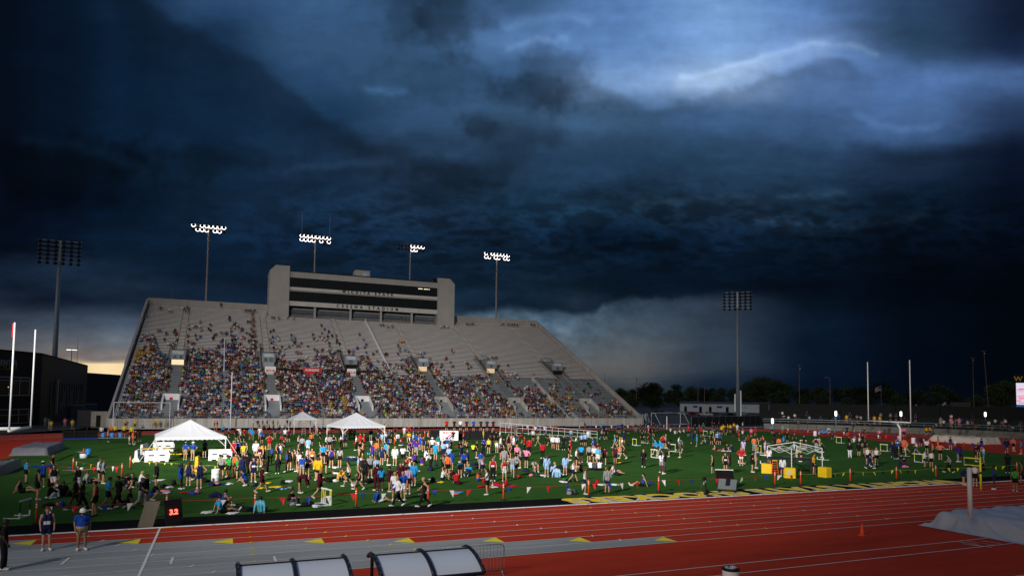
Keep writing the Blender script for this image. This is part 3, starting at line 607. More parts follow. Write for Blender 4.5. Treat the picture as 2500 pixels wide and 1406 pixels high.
# ---------------------------------------------------------------- tents
def tent(name, lab, fl, fr, depth, ez, pz, legs_r=.045, scallop=True, back=True):
    d = fr-fl; W = d.length; rz = math.atan2(d.y, d.x); t = thing(name, lab, 'tent', fl, rz, 'white tents on the infield'); ro = MB(); N = 10
    cx, cy = W/2, depth/2; ring = [(W*i/N,0) for i in range(N)]+[(W,depth*i/N) for i in range(N)]+[(W-W*i/N,depth) for i in range(N)]+[(0,depth-depth*i/N) for i in range(N)]
    M = len(ring); vs = []; L = 6
    for j in range(L):
        f = j/L
        for x, y in ring: vs.append((x+(cx-x)*f, y+(cy-y)*f, ez+(pz-ez)*(f*.82+.18*f*f)+ .02*math.sin(x*5+y*3)*f*(1-f)*4))
    vs.append((cx, cy, pz)); fs = []
    for j in range(L-1): fs += [(j*M+i, j*M+(i+1) % M, (j+1)*M+(i+1) % M, (j+1)*M+i) for i in range(M)]
    fs += [((L-1)*M+i, (L-1)*M+(i+1) % M, len(vs)-1) for i in range(M)]
    mk('roof', ro.add(vs, fs), MT['tent'], t)
    va = MB(); vs = []; K = 44 if scallop else 16
    per = [(W*i/K,-.01) for i in range(K+1)]+[(W+.01,depth*i/K) for i in range(K+1)]+[(W-W*i/K,depth+.01) for i in range(K+1)]+[(-.01,depth-depth*i/K) for i in range(K+1)]
    for i, (x, y) in enumerate(per): vs += [(x,y,ez+.01),(x,y,ez-.22-(.06*abs(math.sin(i*math.pi/3)) if scallop else 0))]
    n = len(per); mk('valance', va.add(vs, [(2*i,2*((i+1) % n),2*((i+1) % n)+1,2*i+1) for i in range(n)]), MT['tent'], t)
    for x, y, sx, sy in ((.05,.05,1,1),(W-.05,.05,-1,1),(.05,depth-.05,1,-1),(W-.05,depth-.05,-1,-1)):
        l = mk('leg', MB().tube([(x,y,0),(x,y,ez)], legs_r, 8), MT['wmetal'], t)
        mk('brace', MB().tube([(x,y,ez-.95),(x+sx*.95,y,ez-.02)], legs_r*.7, 6).tube([(x,y,ez-.95),(x,y+sy*.95,ez-.02)], legs_r*.7, 6), MT['wmetal'], l)
    return t
fl, fr = G(378,1126), G(551,1121); e = AT(fl, 376, 1068); pk = AY((fl.y+fr.y)/2+3.3, 465, 1024)
t1 = tent('frame_tent', 'large white peaked tent at left front over barriers and tables', fl, fr, 6.6, e, pk.z)
for q, s in ((Vector((0,0,0)), -1), (Vector(((fr-fl).length,0,0)), 1)): mk('guy_strap', MB().tube([(q.x,q.y,e-.1),(q.x+s*1.3,q.y-.4,.02)], .02, 5), MT['white'], t1)
fl, fr = G(836,1083), G(940,1080); e = AT(fl, 835, 1041); pk = AY(fl.y+3, 877, 1007)
tent('frame_tent', 'wide white peaked tent in the middle before the stadium wall', fl, fr, 6.2, e, pk.z)
fl, fr = G(717,1060), G(772,1059); e = AT(fl, 716, 1022); pk = AY(fl.y+1.8, 742, 1004)
tent('pop_up_tent', 'small white pop-up tent by the far track', fl, fr, 3.4, e, pk.z, .035, False)

# ---------------------------------------------------------------- barriers, tables, barrels, coolers
def barrier(lab, M, loc, rz, L=2.0, h=1.05, group='white plastic barriers'):
    t = thing('plastic_barrier', lab, 'barrier', loc, rz, group); b = MB()
    prof = [(-.30,0),(.30,0),(.30,.16),(.14,.42),(.11,h-.08),(.07,h),(-.07,h),(-.11,h-.08),(-.14,.42),(-.30,.16)]
    b.prism(prof, 'x', -L/2, L/2); mk('body', b, M, t); s = MB()
    for x in (-.45, .45): s.box(x-.22,-.139,.56,x+.22,-.135,.66)
    for x in (-.5, .5): s.box(x-.2,-.302,.005,x+.2,-.299,.12)
    mk('slot', s, MT['dark'], t); mk('knuckle', MB().box(L/2+.002,-.09,.2,L/2+.1,.09,.85), M, t); return t
for x, y, r, lab in ((382,1127,0,'white plastic barrier at the front left of the tent, slots facing out'),(335,1125,1.45,'white plastic barrier seen end on, leftmost by the tent'),(352,1108,1.3,'white plastic barrier seen end on behind the leftmost one'),(398,1102,.02,'white plastic barrier at the back left under the tent'),(536,1123,.03,'white plastic barrier at the right front of the tent')):
    g = G(x, y); barrier(lab, MT['white'], g, IMG(g)+r)
g = G(481,1160); barrier('yellow plastic barrier standing on end beside two navy runners', MT['yellow'], g, IMG(g)+1.4, .9, 1.5, None).pop('group', None)
def table(name, lab, loc, rz, L=1.8, W=.75, h=.76, M=None, edge=None, group=None):
    t = thing(name, lab, 'table', loc, rz, group); mk('tabletop', MB().bbox(-L/2,-W/2,h-.05,L/2,W/2,h), M or MT['wood'], t)
    for x in (-L/2+.12, L/2-.12):
        for y in (-W/2+.08, W/2-.08): mk('leg', MB().tube([(x,y,0),(x,y,h-.05)], .022, 6), MT['black'], t)
    if edge: mk('edge_strip', MB().box(-L/2,-W/2-.03,h-.09,L/2,-W/2-.002,h+.01), edge, t)
    return t
for x, y, lab in ((365,1112,'wooden table with yellow edge behind the front left barrier'),(418,1112,'wooden table with yellow edge under the middle of the tent'),(436,1117,'low wooden bench table with yellow edge under the tent'),(490,1113,'wooden table with yellow edge behind the man in the sun hat'),(545,1110,'wooden table at the right rear of the tent')):
    g = G(x, y); table('work_table', lab, g, IMG(g)+.05, 1.6, .8, .45 if x == 436 else .78, MT['wood'], MT['yellow'], 'tables under the front tent')
def barrel(lab, g, r=.29, h=.88, M=None):
    t = thing('trash_barrel', lab, 'barrel', g, 0, 'white trash barrels'); mk('drum', MB().lathe([(r*.93,0),(r,.04),(r,h*.33),(r*1.03,h*.35),(r,h*.37),(r,h*.64),(r*1.03,h*.66),(r,h*.68),(r*1.01,h-.05),(r*.98,h),(r*.9,h),(r*.88,h-.15)], 22), M or MT['white'], t, True); return t
for x, y, lab in ((526,1174,'white barrel on the grass among bags beside the green shirted group'),(1990,1064,'white barrel beside the blue coolers on the right bend'),(2230,1082,'white barrel behind the hurdles at far right'),(1903,1037,'white barrel beyond the far right bend track'),(971,1076,'white barrel right of the wide tent'),(1133,1072,'white barrel right of the photo board'),(1436,1066,'white barrel at the right end of the white railing')): barrel(lab, G(x, y))
# the big barrel at the bottom edge, with a liner
zt = .9; g = G(1784,1385,zt); g.z = 0; b = barrel('white barrel with black liner and litter at the bottom edge', g, .27, .9)
mk('liner', MB().lathe([(.285,.83),(.29,.86),(.285,.91),(.25,.915),(.22,.82),(.02,.80)], 22), MT['rubber'], b, True); lt = MB()
for k in range(9): a = k*2.4; lt.ico((.13*math.cos(a),.13*math.sin(a),.85+.03*(k % 3)), .055, 1, (1,.7,1.1), .3)
mk('litter', lt, mat('litter_paper', (.55,.58,.66), .6, .4, 9.), b)
def cooler(lab, g, z=0.):
    t = thing('drink_cooler', lab, 'cooler', (g.x,g.y,z), 0, 'blue drink coolers'); mk('body', MB().lathe([(.19,0),(.24,.05),(.25,.42),(.23,.46)], 16), MT['bluep'], t, True)
    mk('lid', MB().lathe([(.255,.462),(.255,.52),(.1,.55)], 16), MT['bluep'], t, True); mk('tap', MB().box(-.03,-.30,.06,.03,-.24,.13), MT['white'], t); return t
g = G(276,1082); table('folding_table', 'grey folding table under three blue coolers', g, IMG(g), 3.2, .7, .74, MT['steel'], None, 'folding tables with coolers')
for x, lab in ((252,'blue cooler at the left end of the far left table'),(274,'blue cooler in the middle of the far left table'),(294,'blue cooler at the right end of the far left table')): cooler(lab, G(x,1066.5,.742), .742)
g = G(203,1117); table('folding_table', 'small table with white tub by the grey landing mats', g, IMG(g), 1.2, .7, .62, MT['steel'], None, 'folding tables with coolers')
cooler('blue cooler standing on the white tub by the landing mats', G(216,1099,1.0), .62+.002)
tub = tag(mk('tub', MB().lathe([(.26,.0),(.32,.03),(.34,.42),(.31,.44)], 18), MT['white'], None, True), 'white plastic tub under the small table by the landing mats', 'tub'); tub.location = G(204,1118)
def cone(lab, g, h=.7, z=0):
    t = thing('traffic_cone', lab, 'cone', (g.x,g.y,z), .3, 'orange traffic cones'); mk('body', MB().lathe([(.15*h/.7,.03),(.13*h/.7,.10),(.035,h-.03),(.025,h)], 18), MT['orange'], t, True); mk('base', MB().bbox(-.19*h/.7,-.19*h/.7,0,.19*h/.7,.19*h/.7,.035,.015), MT['orange'], t); return t
cone('orange cone standing on the red runway at right', G(2105,1306), .56); cone('small orange cone on the table by the landing mats', G(204,1103,.62), .35, .622)
g = G(2014,1064); table('folding_table', 'folding table with two blue coolers on the right bend', g, IMG(g), 1.8, .75, .78, MT['white'], None, 'folding tables with coolers')
for x, lab in ((2008,'left blue cooler on the right bend table'),(2019,'right blue cooler on the right bend table')): cooler(lab, G(x,1057,.782), .782)

# ---------------------------------------------------------------- hurdles
def hurdle(lab, g, rz, yellow=True):
    t = thing('hurdle', lab, 'hurdle', g, rz, 'hurdles on the infield')
    mk('crossbar', MB().bbox(-.02,-.56,.84,.02,.56,.92,.01), MT['white'], t); M = MT['lime'] if yellow else MT['black']
    for s in (-.48, .48): mk('upright', MB().box(-.022,s-.022,.30,.022,s+.022,.84), M, t); mk('foot', MB().box(-.03,s-.025,0,.72,s+.025,.05).box(-.03,s-.03,.05,.03,s+.03,.30), MT['wmetal'], t)
    mk('base_bar', MB().box(-.028,-.455,.005,.024,.455,.045), MT['wmetal'], t); return t
HU = [(1549,1087,1),(1597,1117,1),(1642,1102,1),(1571,1081,1),(1812,1131,0),(1864,1132,0),(1852,1105,1),(2048,1081,1),(1996,1087,1),(2158,1101,1),(2203,1113,1),(2243,1128,1),(1961,1090,1),(1722,1064,1),(1738,1066,1),(2003,1122,0)]
hl = unique_labels([('hurdle with white crossbar and %s uprights' % ('yellow' if c else 'black'), x, y) for x, y, c in HU])
for (x, y, c), l in zip(HU, hl): hurdle(l, G(x, y), .12*math.sin(x), c)
g = G(60,1262); hurdle('lone hurdle with black uprights at the lower left corner', g, 2.9, 0)
for k, lab in enumerate(('nearest of three nested hurdles beside the walking maroon runner','middle of three nested hurdles beside the walking maroon runner','farthest of three nested hurdles beside the walking maroon runner')):
    g = G(800,1231); hurdle(lab, (g.x+.02-.05*k, g.y+.12*k, 0), 3.35+.08*k)

# ---------------------------------------------------------------- goals
t = thing('goalpost', 'white American football goalpost on the right bend with curved neck', 'goalpost', G(2198,1076)); o = t.location; X = 106.3
q = [AY(89.4,2119,1028), AY(81.2,2223,1034)]; q = [Vector((X-o.x,89.4-o.y,2.95)), Vector((X-o.x,81.2-o.y,2.95))]; mid = (q[0]+q[1])/2
mk('neck', MB().tube([(0,0,0),(0,0,1.9),(-.02,.1,2.3),(-.05,.35,2.62),(mid.x+.1,mid.y*.6,2.84),(mid.x,mid.y,2.93)], .18, 12, .14), MT['wmetal'], t, True)
mk('crossbar', MB().tube(q, .11, 10), MT['wmetal'], t, True)
for p in q: mk('upright', MB().tube([p+Vector((0,0,.06)), (p.x,p.y,13.4)], .085, 8), MT['wmetal'], t, True)
t = thing('goalpost', 'white American football goalpost with orange ribbon at the left edge', 'goalpost', (-18,72.8,0))
mk('neck', MB().tube([(-3.2,-.3,0),(-3.2,-.3,2.6),(-2.9,-.3,3.0),(0,0,3.1),(2,0,3.12)], .16, 12), MT['wmetal'], t, True)
mk('crossbar', MB().tube([(2,-3.55,3.1),(2,3.6,3.1)], .12, 10), MT['wmetal'], t, True)
for y in (-3.5, 3.55): mk('upright', MB().tube([(2,y,3.16),(2,y,12.1)], .07, 8), MT['wmetal'], t, True)
mk('ribbon', MB().box(1.84,-3.52,10.9,1.92,-3.49,12.0), MT['redp'], t)
def soccer(lab, a, b, h, dep, dirv):
    t = thing('football_goal', lab, 'goal', a, 0, 'white football goals'); d = b-a; bk = Vector(dirv)*dep; P = [Vector((0,0,0)), d, bk, d+bk]; r = .07
    f = MB().tube([(0,0,0),(0,0,h),(d.x,d.y,h),(d.x,d.y,0)], r, 8); mk('frame', f, MT['wmetal'], t)
    s = MB()
    for p in (Vector((0,0,0)), d): s.tube([(p.x,p.y,h),(p.x+bk.x*.35,p.y+bk.y*.35,h),(p.x+bk.x,p.y+bk.y,.04),(p.x,p.y,.04)], .05, 6)
    s.tube([(bk.x,bk.y,.04),(bk.x+d.x,bk.y+d.y,.04)], .05, 6); mk('stay', s, MT['wmetal'], t); n = MB()
    for i in range(25): f = i/24; x, y = d.x*f, d.y*f; n.tube([(x,y,h),(x+bk.x*.35,y+bk.y*.35,h),(x+bk.x,y+bk.y,.05)], .006, 3, cap=False)
    for j in range(9): f = j/8; e = .35+.65*f; zz = h*(1-f)+.05*f; n.tube([(bk.x*e,bk.y*e,zz),(d.x+bk.x*e,d.y+bk.y*e,zz)], .006, 3, cap=False)
    mk('netting', n, MT['net'], t)
a, b = G(1588,1040), G(1660,1031); a = Vector((98,139.2,0)); p = AY(139.2,1588,1010); b = Vector((109.5,147.5,0))
soccer('large white football goal with net behind the far right bend', G(1590,1037), G(1661,1034.5), AT(G(1590,1037),1588,1008), 2.4, (.75,-.55,0))
soccer('narrow white football goal seen edge on beside the grandstand corner', G(1569,1036), G(1577,1031), 2.4, 1.6, (.8,.1,0))
a, b = Vector((-17.0,139.0,0)), Vector((-8.2,139.0,0)); soccer('white football goal standing before the left end of the stands', a, b, AY(139,290,982).z, 1.8, (.05,-.95,0))
for x, lab in ((562,'tall thin white pole before the lower stands'),(1628,'white pole at the far track by the football goal')):
    g = G(x, 1048 if x > 1000 else 1046); tag(mk('pole', MB().tube([(0,0,0),(0,0,AT(g,x,1016 if x > 1000 else 908))], .09, 8), MT['wmetal']), lab, 'pole').location = g

# ---------------------------------------------------------------- mats, posts, canopy frame, stage, carts, clock
def slab(name, lab, corners, h, M, sag=.06, wr=.05, n=26, drape=.35, cat='landing mat'):
    a, b, c, d = corners; vs = []; fs = []; g0 = a                 # a-b front, d-c back
    def S(u, v): return (a*(1-u)+b*u)*(1-v)+(d*(1-u)+c*u)*v
    U = np.linspace(-drape, 1+drape, n)
    ex = (b-a).length; ey = (d-a).length
    for j in range(n):
        for i in range(n):
            u = -.02*drape+(1.04*i/(n-1)-.02); v = 1.04*j/(n-1)-.02
            edge = min(u*ex, (1-u)*ex, v*ey, (1-v)*ey); k = max(0., min(1., (edge+.05)/.28)); k = k*k*(3-2*k)
            p = S(u, v); w = wr*math.sin(p.x*3.1+p.y*1.7+2*math.sin(p.y*2.2))*math.sin(p.y*2.3-p.x*1.1)+.5*wr*math.sin(p.x*7+p.y*5)
            vs.append((p.x-g0.x, p.y-g0.y, max(.01, k*(h+w)+ (1-k)*.02)))
    fs = [(j*n+i, j*n+i+1, (j+1)*n+i+1, (j+1)*n+i) for j in range(n-1) for i in range(n-1)]
    vs += [(v[0], v[1], .002) for v in vs]; m = n*n
    fs += [tuple(m+q for q in reversed(f)) for f in fs]; ring = [i for i in range(n)]+[i*n+n-1 for i in range(1, n)]+[(n-1)*n+i for i in range(n-2, -1, -1)]+[i*n for i in range(n-2, 0, -1)]
    fs += [(ring[k], ring[(k+1) % len(ring)], m+ring[(k+1) % len(ring)], m+ring[k]) for k in range(len(ring))]
    o = tag(mk(name, MB().add(vs, fs), M, None, True), lab, cat, 'covered landing mats'); o.location = g0; return o
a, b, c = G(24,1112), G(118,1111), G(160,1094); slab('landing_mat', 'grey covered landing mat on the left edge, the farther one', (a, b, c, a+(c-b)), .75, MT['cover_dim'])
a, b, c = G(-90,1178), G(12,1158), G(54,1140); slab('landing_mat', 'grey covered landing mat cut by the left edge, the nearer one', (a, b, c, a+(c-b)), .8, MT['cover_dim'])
a, b = G(2268,1076), G(2402,1085); n = (b-a).normalized(); bk = Vector((-n.y, n.x, 0))*4.2
slab('landing_mat', 'long beige covered landing mat on the red right bend', (a, b, b+bk, a+bk), .95, MT['cover2'], wr=.10)
vs = []; n = 70                                        # draped grey cover at the right edge
for j in range(n):
    for i in range(n):
        u, v = i/(n-1), j/(n-1); x = 33.9+u*9.5; y = 20.2+v*5.4
        e = min(u*9.5*(.62 if v < .75 else 1.), (1-v)*5.4*1.1, v*5.4*.8); x -= .25*max(0, v-.7)*(1-u)
        k = max(0, min(1, e/.95)); k = k*k*(3-2*k); f = math.sin(5.5*(y*.8-x*1.2)+2.2*math.sin(x*1.3+y))*max(0, 1-abs(k-.45)*1.7)*.17
        f += .035*math.sin(2.1*x+1.3*y)+.02*math.sin(6*x-3*y+math.sin(3*y)); vs.append((x-33.9, y-20.2, max(.02, .82*k+f*(k > .02))))
fs = [(j*n+i, j*n+i+1, (j+1)*n+i+1, (j+1)*n+i) for j in range(n-1) for i in range(n-1)]
tag(mk('landing_mat', MB().add(vs, fs), MT['cover'], None, True), 'large landing mat under a draped wrinkled grey cover at the right edge', 'landing mat', 'covered landing mats').location = (33.9, 20.2, .004)
g = G(2369,1262,.8); t = thing('padded_post', 'thick white post rising from the grey cover at right', 'post', g); hh = AT(g, 2366, 1136)-.8
mk('tube', MB().lathe([(.105,0),(.105,hh-.08)], 16), MT['wmetal'], t, True); mk('cap', MB().lathe([(.12,hh-.078),(.12,hh),(.05,hh+.02)], 14), MT['black'], t)
g = G(2395,1195); t = thing('crossbar_stand', 'bright yellow upright stand with two crossbars on the track at right', 'stand', g, IMG(g)); hh = AT(g, 2393, 1118)
mk('upright', MB().tube([(0,0,0),(0,0,hh)], .07, 10), MT['lime'], t, True)
for zz in (hh-.05, hh-.58): mk('crossbar', MB().tube([(0,0,zz),(-1.02,.05,zz+.03)], .05, 8), MT['lime'], t, True)
mk('end_post', MB().tube([(-1.0,.05,hh-.55),(-1.0,.05,hh)], .045, 8), MT['steel'], t); mk('clamp', MB().lathe([(.09,hh-1.15),(.09,hh-1.0)], 10), MT['black'], t)
# bare canopy frame on yellow boxes
A, B, C = G(1874,1153), G(1933,1164), G(2008,1161); D = A+C-B; ctr = (A+C)/2; t = thing('canopy_frame', 'bare white folding canopy frame over a black platform', 'canopy frame', ctr); ez = 2.35; L = lambda p, zz: (p.x-ctr.x, p.y-ctr.y, zz); top = (0, 0, AT(ctr, 1940, 1079)); cs = [A, B, C, D]
for p in cs: mk('leg', MB().tube([L(p,0), L(p,ez)], .035, 6), MT['wmetal'], t); mk('rafter', MB().tube([L(p,ez), top], .03, 6), MT['wmetal'], t)
for p, q in zip(cs, cs[1:]+cs[:1]):
    m_ = (p+q)/2; s = MB(); s.tube([L(p,ez),L(m_,ez-.45)], .022, 5).tube([L(p,ez-.45),L(m_,ez)], .022, 5).tube([L(q,ez),L(m_,ez-.45)], .022, 5).tube([L(q,ez-.45),L(m_,ez)], .022, 5)
    s.tube([L(m_,ez), (L(m_,0)[0]*.45, L(m_,0)[1]*.45, top[2]-.55)], .02, 5).tube([(L(m_,0)[0]*.45, L(m_,0)[1]*.45, top[2]-.55),(0,0,top[2]-.15)], .02, 5); mk('scissor_truss', s, MT['wmetal'], t)
mk('hub', MB().lathe([(.05,top[2]-.55),(.07,top[2]),(.03,top[2]+.05)], 8), MT['wmetal'], t)
for (x, y, r, lab) in ((1872,1155.5,.0,'yellow box at the left foot of the canopy frame'),(1929,1167,.05,'yellow box with white mark at the front foot of the canopy frame'),(2006,1164.5,-.75,'open backed yellow box at the right foot of the canopy frame')):
    g = G(x, y); w = thing('weight_box', lab, 'box', g, IMG(g)+r, 'yellow boxes under the canopy frame'); mk('shell', MB().bbox(-.45,0,0,.45,.7,.84,.05), MT['yellow'], w)
    if x == 1929: mk('mark', MB().prism([(-.15,.25),(.0,.3),(.12,.66),(-.18,.62)], 'y', -.012, -.003), mat('pale_mark', (.55,.55,.45), .6, .1), w)
    if x == 2006: mk('opening', MB().box(-.456,.08,.06,-.452,.62,.76), MT['wood'], w)
g = G(1940,1157); t = thing('platform', 'black timing platform on braced legs under the canopy frame', 'platform', (g.x+.3,g.y+1.0,0), IMG(g))
mk('deck', MB().bbox(-1.9,-1.0,1.18,1.9,1.0,1.30), MT['black'], t)
for x in (-1.8, 0, 1.8):
    for y in (-.9, .9): mk('leg', MB().box(x-.05,y-.05,0,x+.05,y+.05,1.178), MT['black'], t)
br = MB()
for a in (-1.8, 0): br.tube([(a,-.9,.05),(a+1.8,-.9,1.15)], .03, 5).tube([(a,.9,1.15),(a+1.8,.9,.05)], .03, 5)
mk('brace', br, MT['black'], t)
g = G(1937,1128); table('work_table', 'dark table behind the platform under the canopy frame', G(1945,1140), IMG(g), 2.6, .8, .95, MT['wood'], None)
def ladder(lab, g, rz, M, h, top):
    t = thing('step_ladder', lab, 'ladder', g, rz, None); f = MB(); b = MB(); s = MB()
    for x in (-.28, .28): f.tube([(x,-.4,0),(x*.6,0,h)], .03, 6); b.tube([(x,.45,0),(x*.6,.02,h)], .025, 6)
    for k in range(1, 6): q = k/6; s.box(-.28+.1*q,-.4*(1-q)-.04,h*q-.015,.28-.1*q,-.4*(1-q)+.04,h*q+.015)
    mk('front_rails', f, M, t); mk('rear_rails', b, M, t); mk('steps', s, M, t); mk('cap', MB().box(-.2,-.1,h+.002,.2,.1,h+.06), top, t); return t
g = G(1892,1157); ladder('orange step ladder with yellow top beside the black platform', g, IMG(g), MT['orange'], 1.15, MT['yellow'])
g = G(741,1063); ladder('silver step ladder in front of the small pop-up tent', g, IMG(g), MT['steel'], 2.1, MT['yellow'])
# photo stage
p0, p1 = G(1060,1074), G(1214,1073); rz = math.atan2(p1.y-p0.y, p1.x-p0.x); SL = (p1-p0).length; st = thing('stage', 'long black stage platform crowded with athletes before the far track', 'stage', p0, rz)
mk('deck', MB().bbox(0,0,1.2,SL,3.2,1.3), MT['black'], st); mk('skirt', MB().box(.05,.06,0,SL-.05,3.1,1.198), MT['fence'], st)
g = G(1096,1075); w = tag(mk('photo_board', MB().bbox(-1.35,-.05,.02,1.35,.05,1.42,.03), MT['white']), 'white photo board with red lettering in front of the stage', 'sign'); w.location = g; w.rotation_euler = (0,0,IMG(g))
text_obj('lettering', 'PHOTOS', .48, MT['redp'], (0,-.06,.95), FACE, w, .01)
mk('stripe', MB().prism([(-.7,.2),(-.45,.2),(.35,.85),(.1,.85)], 'y', -.06, -.052), MT['redp'], w); mk('stripe', MB().prism([(-.2,.2),(.05,.2),(.75,.85),(.5,.85)], 'y', -.06, -.052), MT['blueflag'], w)
# starting block carts
def cart(lab, g, rz, M, hi):
    t = thing('block_cart', lab, 'cart', g, rz, 'starting block carts'); f = MB(); z0 = .55 if hi else .22; z1 = 1.22 if hi else .82
    f.prism([(-.42,z0),(-.36,z0-.05),(.42,z1-.05),(.36,z1)], 'x', -.62, .62); mk('rack', f, M, t); s = MB()
    for k in range(9): q = (k+.5)/9; yy, zz = -.42+.78*q, z0+(z1-z0)*q; s.box(-.60,yy-.028,zz+.012,.60,yy+.028,zz+.055)
    mk('slats', s, MT['dark'] if hi else mat('cart_grey', (.20,.24,.26), .6, .1), t); c = MB()
    for x in (-.52, .52): c.tube([(x,-.4,.12),(x,-.4,z0)], .025, 5).tube([(x,.4,.12),(x,.4,z1-.05)], .025, 5).tube([(x,-.4,.14),(x,.4,.14)], .025, 5)
    mk('frame', c, MT['black'], t)
    for x in (-.52, .52):
        for y in (-.4, .4): mk('wheel', MB().tube([(x-.03,y,.085),(x+.03,y,.085)], .085, 12), MT['rubber'], t)
    if hi: mk('head_rail', MB().box(-.64,.36,z1-.02,.64,.46,z1+.08), MT['white'], t)
    if hi: mk('side_panel', MB().prism([(-.4,.18),(.4,.18),(.4,z1-.06),(-.4,z0-.06)], 'x', -.60, -.25), MT['black'], t); mk('side_panel', MB().prism([(-.4,.18),(.4,.18),(.4,z1-.06),(-.4,z0-.06)], 'x', .25, .60), MT['black'], t)
    else: mk('block', MB().prism([(-.22,.40),(.30,.80),(.30,.86),(-.22,.46)], 'x', -.12, .18), MT['black'], t)
    return t
g = G(1773,1194); cart('black starting block cart loaded with white blocks, the rear one', (g.x+.5,g.y+.75,0), IMG(g)+.1, MT['black'], True); cart('low grey starting block cart on the painted lettering', G(1776,1200), IMG(g)-.12, mat('cart_deck', (.13,.15,.16), .6, .1), False)
a, b, c = G(1700,1211), G(1727,1214), G(1732,1209); g = (a+b+c)/3; t = thing('tripod', 'black camera tripod standing on the painted lettering', 'tripod', g); hh = AT(g, 1716, 1172)
for p in (a, b, c): mk('leg', MB().tube([(p.x-g.x,p.y-g.y,0),(0,0,hh)], .025, 6), MT['black'], t)
mk('camera', MB().bbox(-.12,-.09,hh,.12,.09,hh+.22), MT['black'], t); mk('weight_bag', MB().ico((.05,-.1,.28), .19, 2, (1,.7,1)), MT['black'], t, True)
# lap clock, two leaning panels
g = G(393,1285); t = thing('lap_clock', 'black lap clock with red digits on two leaning panels', 'clock', g, IMG(g))
def panel(p, q, lean, h, th=.05):
    (x0, y0), (x1, y1) = p, q; dx, dy = x1-x0, y1-y0; l = math.hypot(dx, dy); nx, ny = -dy/l*th, dx/l*th
    return [(x0,y0,.02),(x1,y1,.02),(x1+lean,y1+.05,h),(x0+lean,y0+.05,h),(x0+nx,y0+ny,.02),(x1+nx,y1+ny,.02),(x1+lean+nx,y1+.05+ny,h),(x0+lean+nx,y0+.05+ny,h)], [(0,1,2,3),(7,6,5,4),(0,4,5,1),(1,5,6,2),(2,6,7,3),(3,7,4,0)]
mk('back_board', MB().add(*panel((-1.0,.12),(-.36,-.22), .29, 1.22)), mat('tan_board', (.125,.115,.09), .85, .12, 3.), t)
mk('display_board', MB().add(*panel((.22,-.28),(.98,.10), -.13, 1.28)), MT['black'], t); mk('brace', MB().box(-.32,.0,.45,.2,.05,.5).box(-.3,.3,.02,.3,.36,.06), MT['black'], t)
ang = math.atan2(.38, .76); text_obj('digits', '3.2', .34, emis('red_digits', (1.,.10,.06), 3.2), (.53,-.15,.58), (R(88), 0, ang), t, .012)
mk('cable', MB().tube([(-.2,-.3,.02),(.1,-.5,.02),(.5,-.45,.02)], .02, 5), MT['lime'], t)
# white pipe railing
p0, p1 = G(1221,1058), G(1458,1071); t = thing('pipe_railing', 'long white pipe railing running across the infield behind the crowd', 'railing', p0); d = p1-p0; r = MB()
for h0, h1 in ((1.9,1.15),(1.2,.75),(.3,.2)): r.tube([(0,0,h0),(d.x,d.y,h1)], .032, 6)
mk('rails', r, MT['wmetal'], t); r = MB()
for k in range(17): f = k/16; r.tube([(d.x*f,d.y*f,0),(d.x*f,d.y*f,1.9-.75*f)], .026, 6)
mk('posts', r, MT['wmetal'], t)

# ---------------------------------------------------------------- team shelters and barricade at the bottom edge
def shelter(x0, x1, lab):
    t = thing('team_shelter', lab, 'shelter', (x0, 18.6, 0), 0, 'curved roof team shelters'); W = x1-x0
    prof = [(-1.20,1.80),(-1.02,1.93),(-.80,2.035),(-.55,2.12),(-.28,2.175),(0,2.2),(.25,2.185),(.46,2.13),(.62,2.05)]
    for a, b in ((.05,W/2-.06),(W/2+.06,W-.05)):
        vs = [(x, y, z_) for x in (a, b) for y, z_ in prof]; n = len(prof); mk('roof_panel', MB().add(vs, [(i, i+1, n+i+1, n+i) for i in range(n-1)]), MT['roofpc'], t, True)
    for x in (0, W/2, W): mk('rib', MB().tube([(x,y,z_+.012) for y, z_ in prof], .055, 8), MT['navyframe'], t, True)
    bl = MB()
    for x in (0, W):
        for y, z_ in prof: bl.box(x-.012,y-.012,z_+.06,x+.012,y+.012,z_+.082)
    mk('bolts', bl, MT['steel'], t)
    mk('ridge_bar', MB().tube([(0,-.02,2.215),(W,-.02,2.215)], .022, 6), MT['navyframe'], t); mk('rear_bar', MB().tube([(0,-1.2,1.8),(W,-1.2,1.8)], .05, 8), MT['navyframe'], t); mk('front_bar', MB().tube([(0,.62,2.05),(W,.62,2.05)], .035, 8), MT['navyframe'], t)
    for x in (.03, W-.5, W-.16):
        for y in (-.9, .25): mk('post', MB().tube([(x,y,0),(x,y,1.95 if y < 0 else 2.15)], .045, 8), MT['black'], t)
    mk('bench', MB().box(.3,-.7,.42,W-.3,-.3,.47), MT['steel'], t)
shelter(.55, 3.15, 'curved white roofed team shelter at the bottom edge, left one'); shelter(3.88, 6.58, 'curved white roofed team shelter at the bottom edge, right one')
a, b = Vector((7.3,23.95,0)), G(1230,1402); rz = math.atan2(b.y-a.y, b.x-a.x); L_ = (b-a).length; t = thing('crowd_barricade', 'grey steel pipe barricade right of the team shelters', 'barricade', a, rz)
mk('frame', MB().tube([(0,0,.18),(0,0,1.0),(.1,0,1.1),(L_-.15,0,1.1),(L_-.04,0,1.06),(L_,0,.96),(L_,0,.18),(0,0,.18)], .022, 8), MT['steel'], t, True)
bars = MB()
for k in range(1, 19): bars.tube([(L_*k/19,0,.18),(L_*k/19,0,1.1)], .009, 5)
mk('bars', bars, MT['steel'], t)
for x in (.3, L_-.06): mk('foot', MB().tube([(x,-.3,.02),(x,-.05,.06),(x,0,.18),(x,.05,.06),(x,.3,.02)], .02, 6), MT['steel'], t)
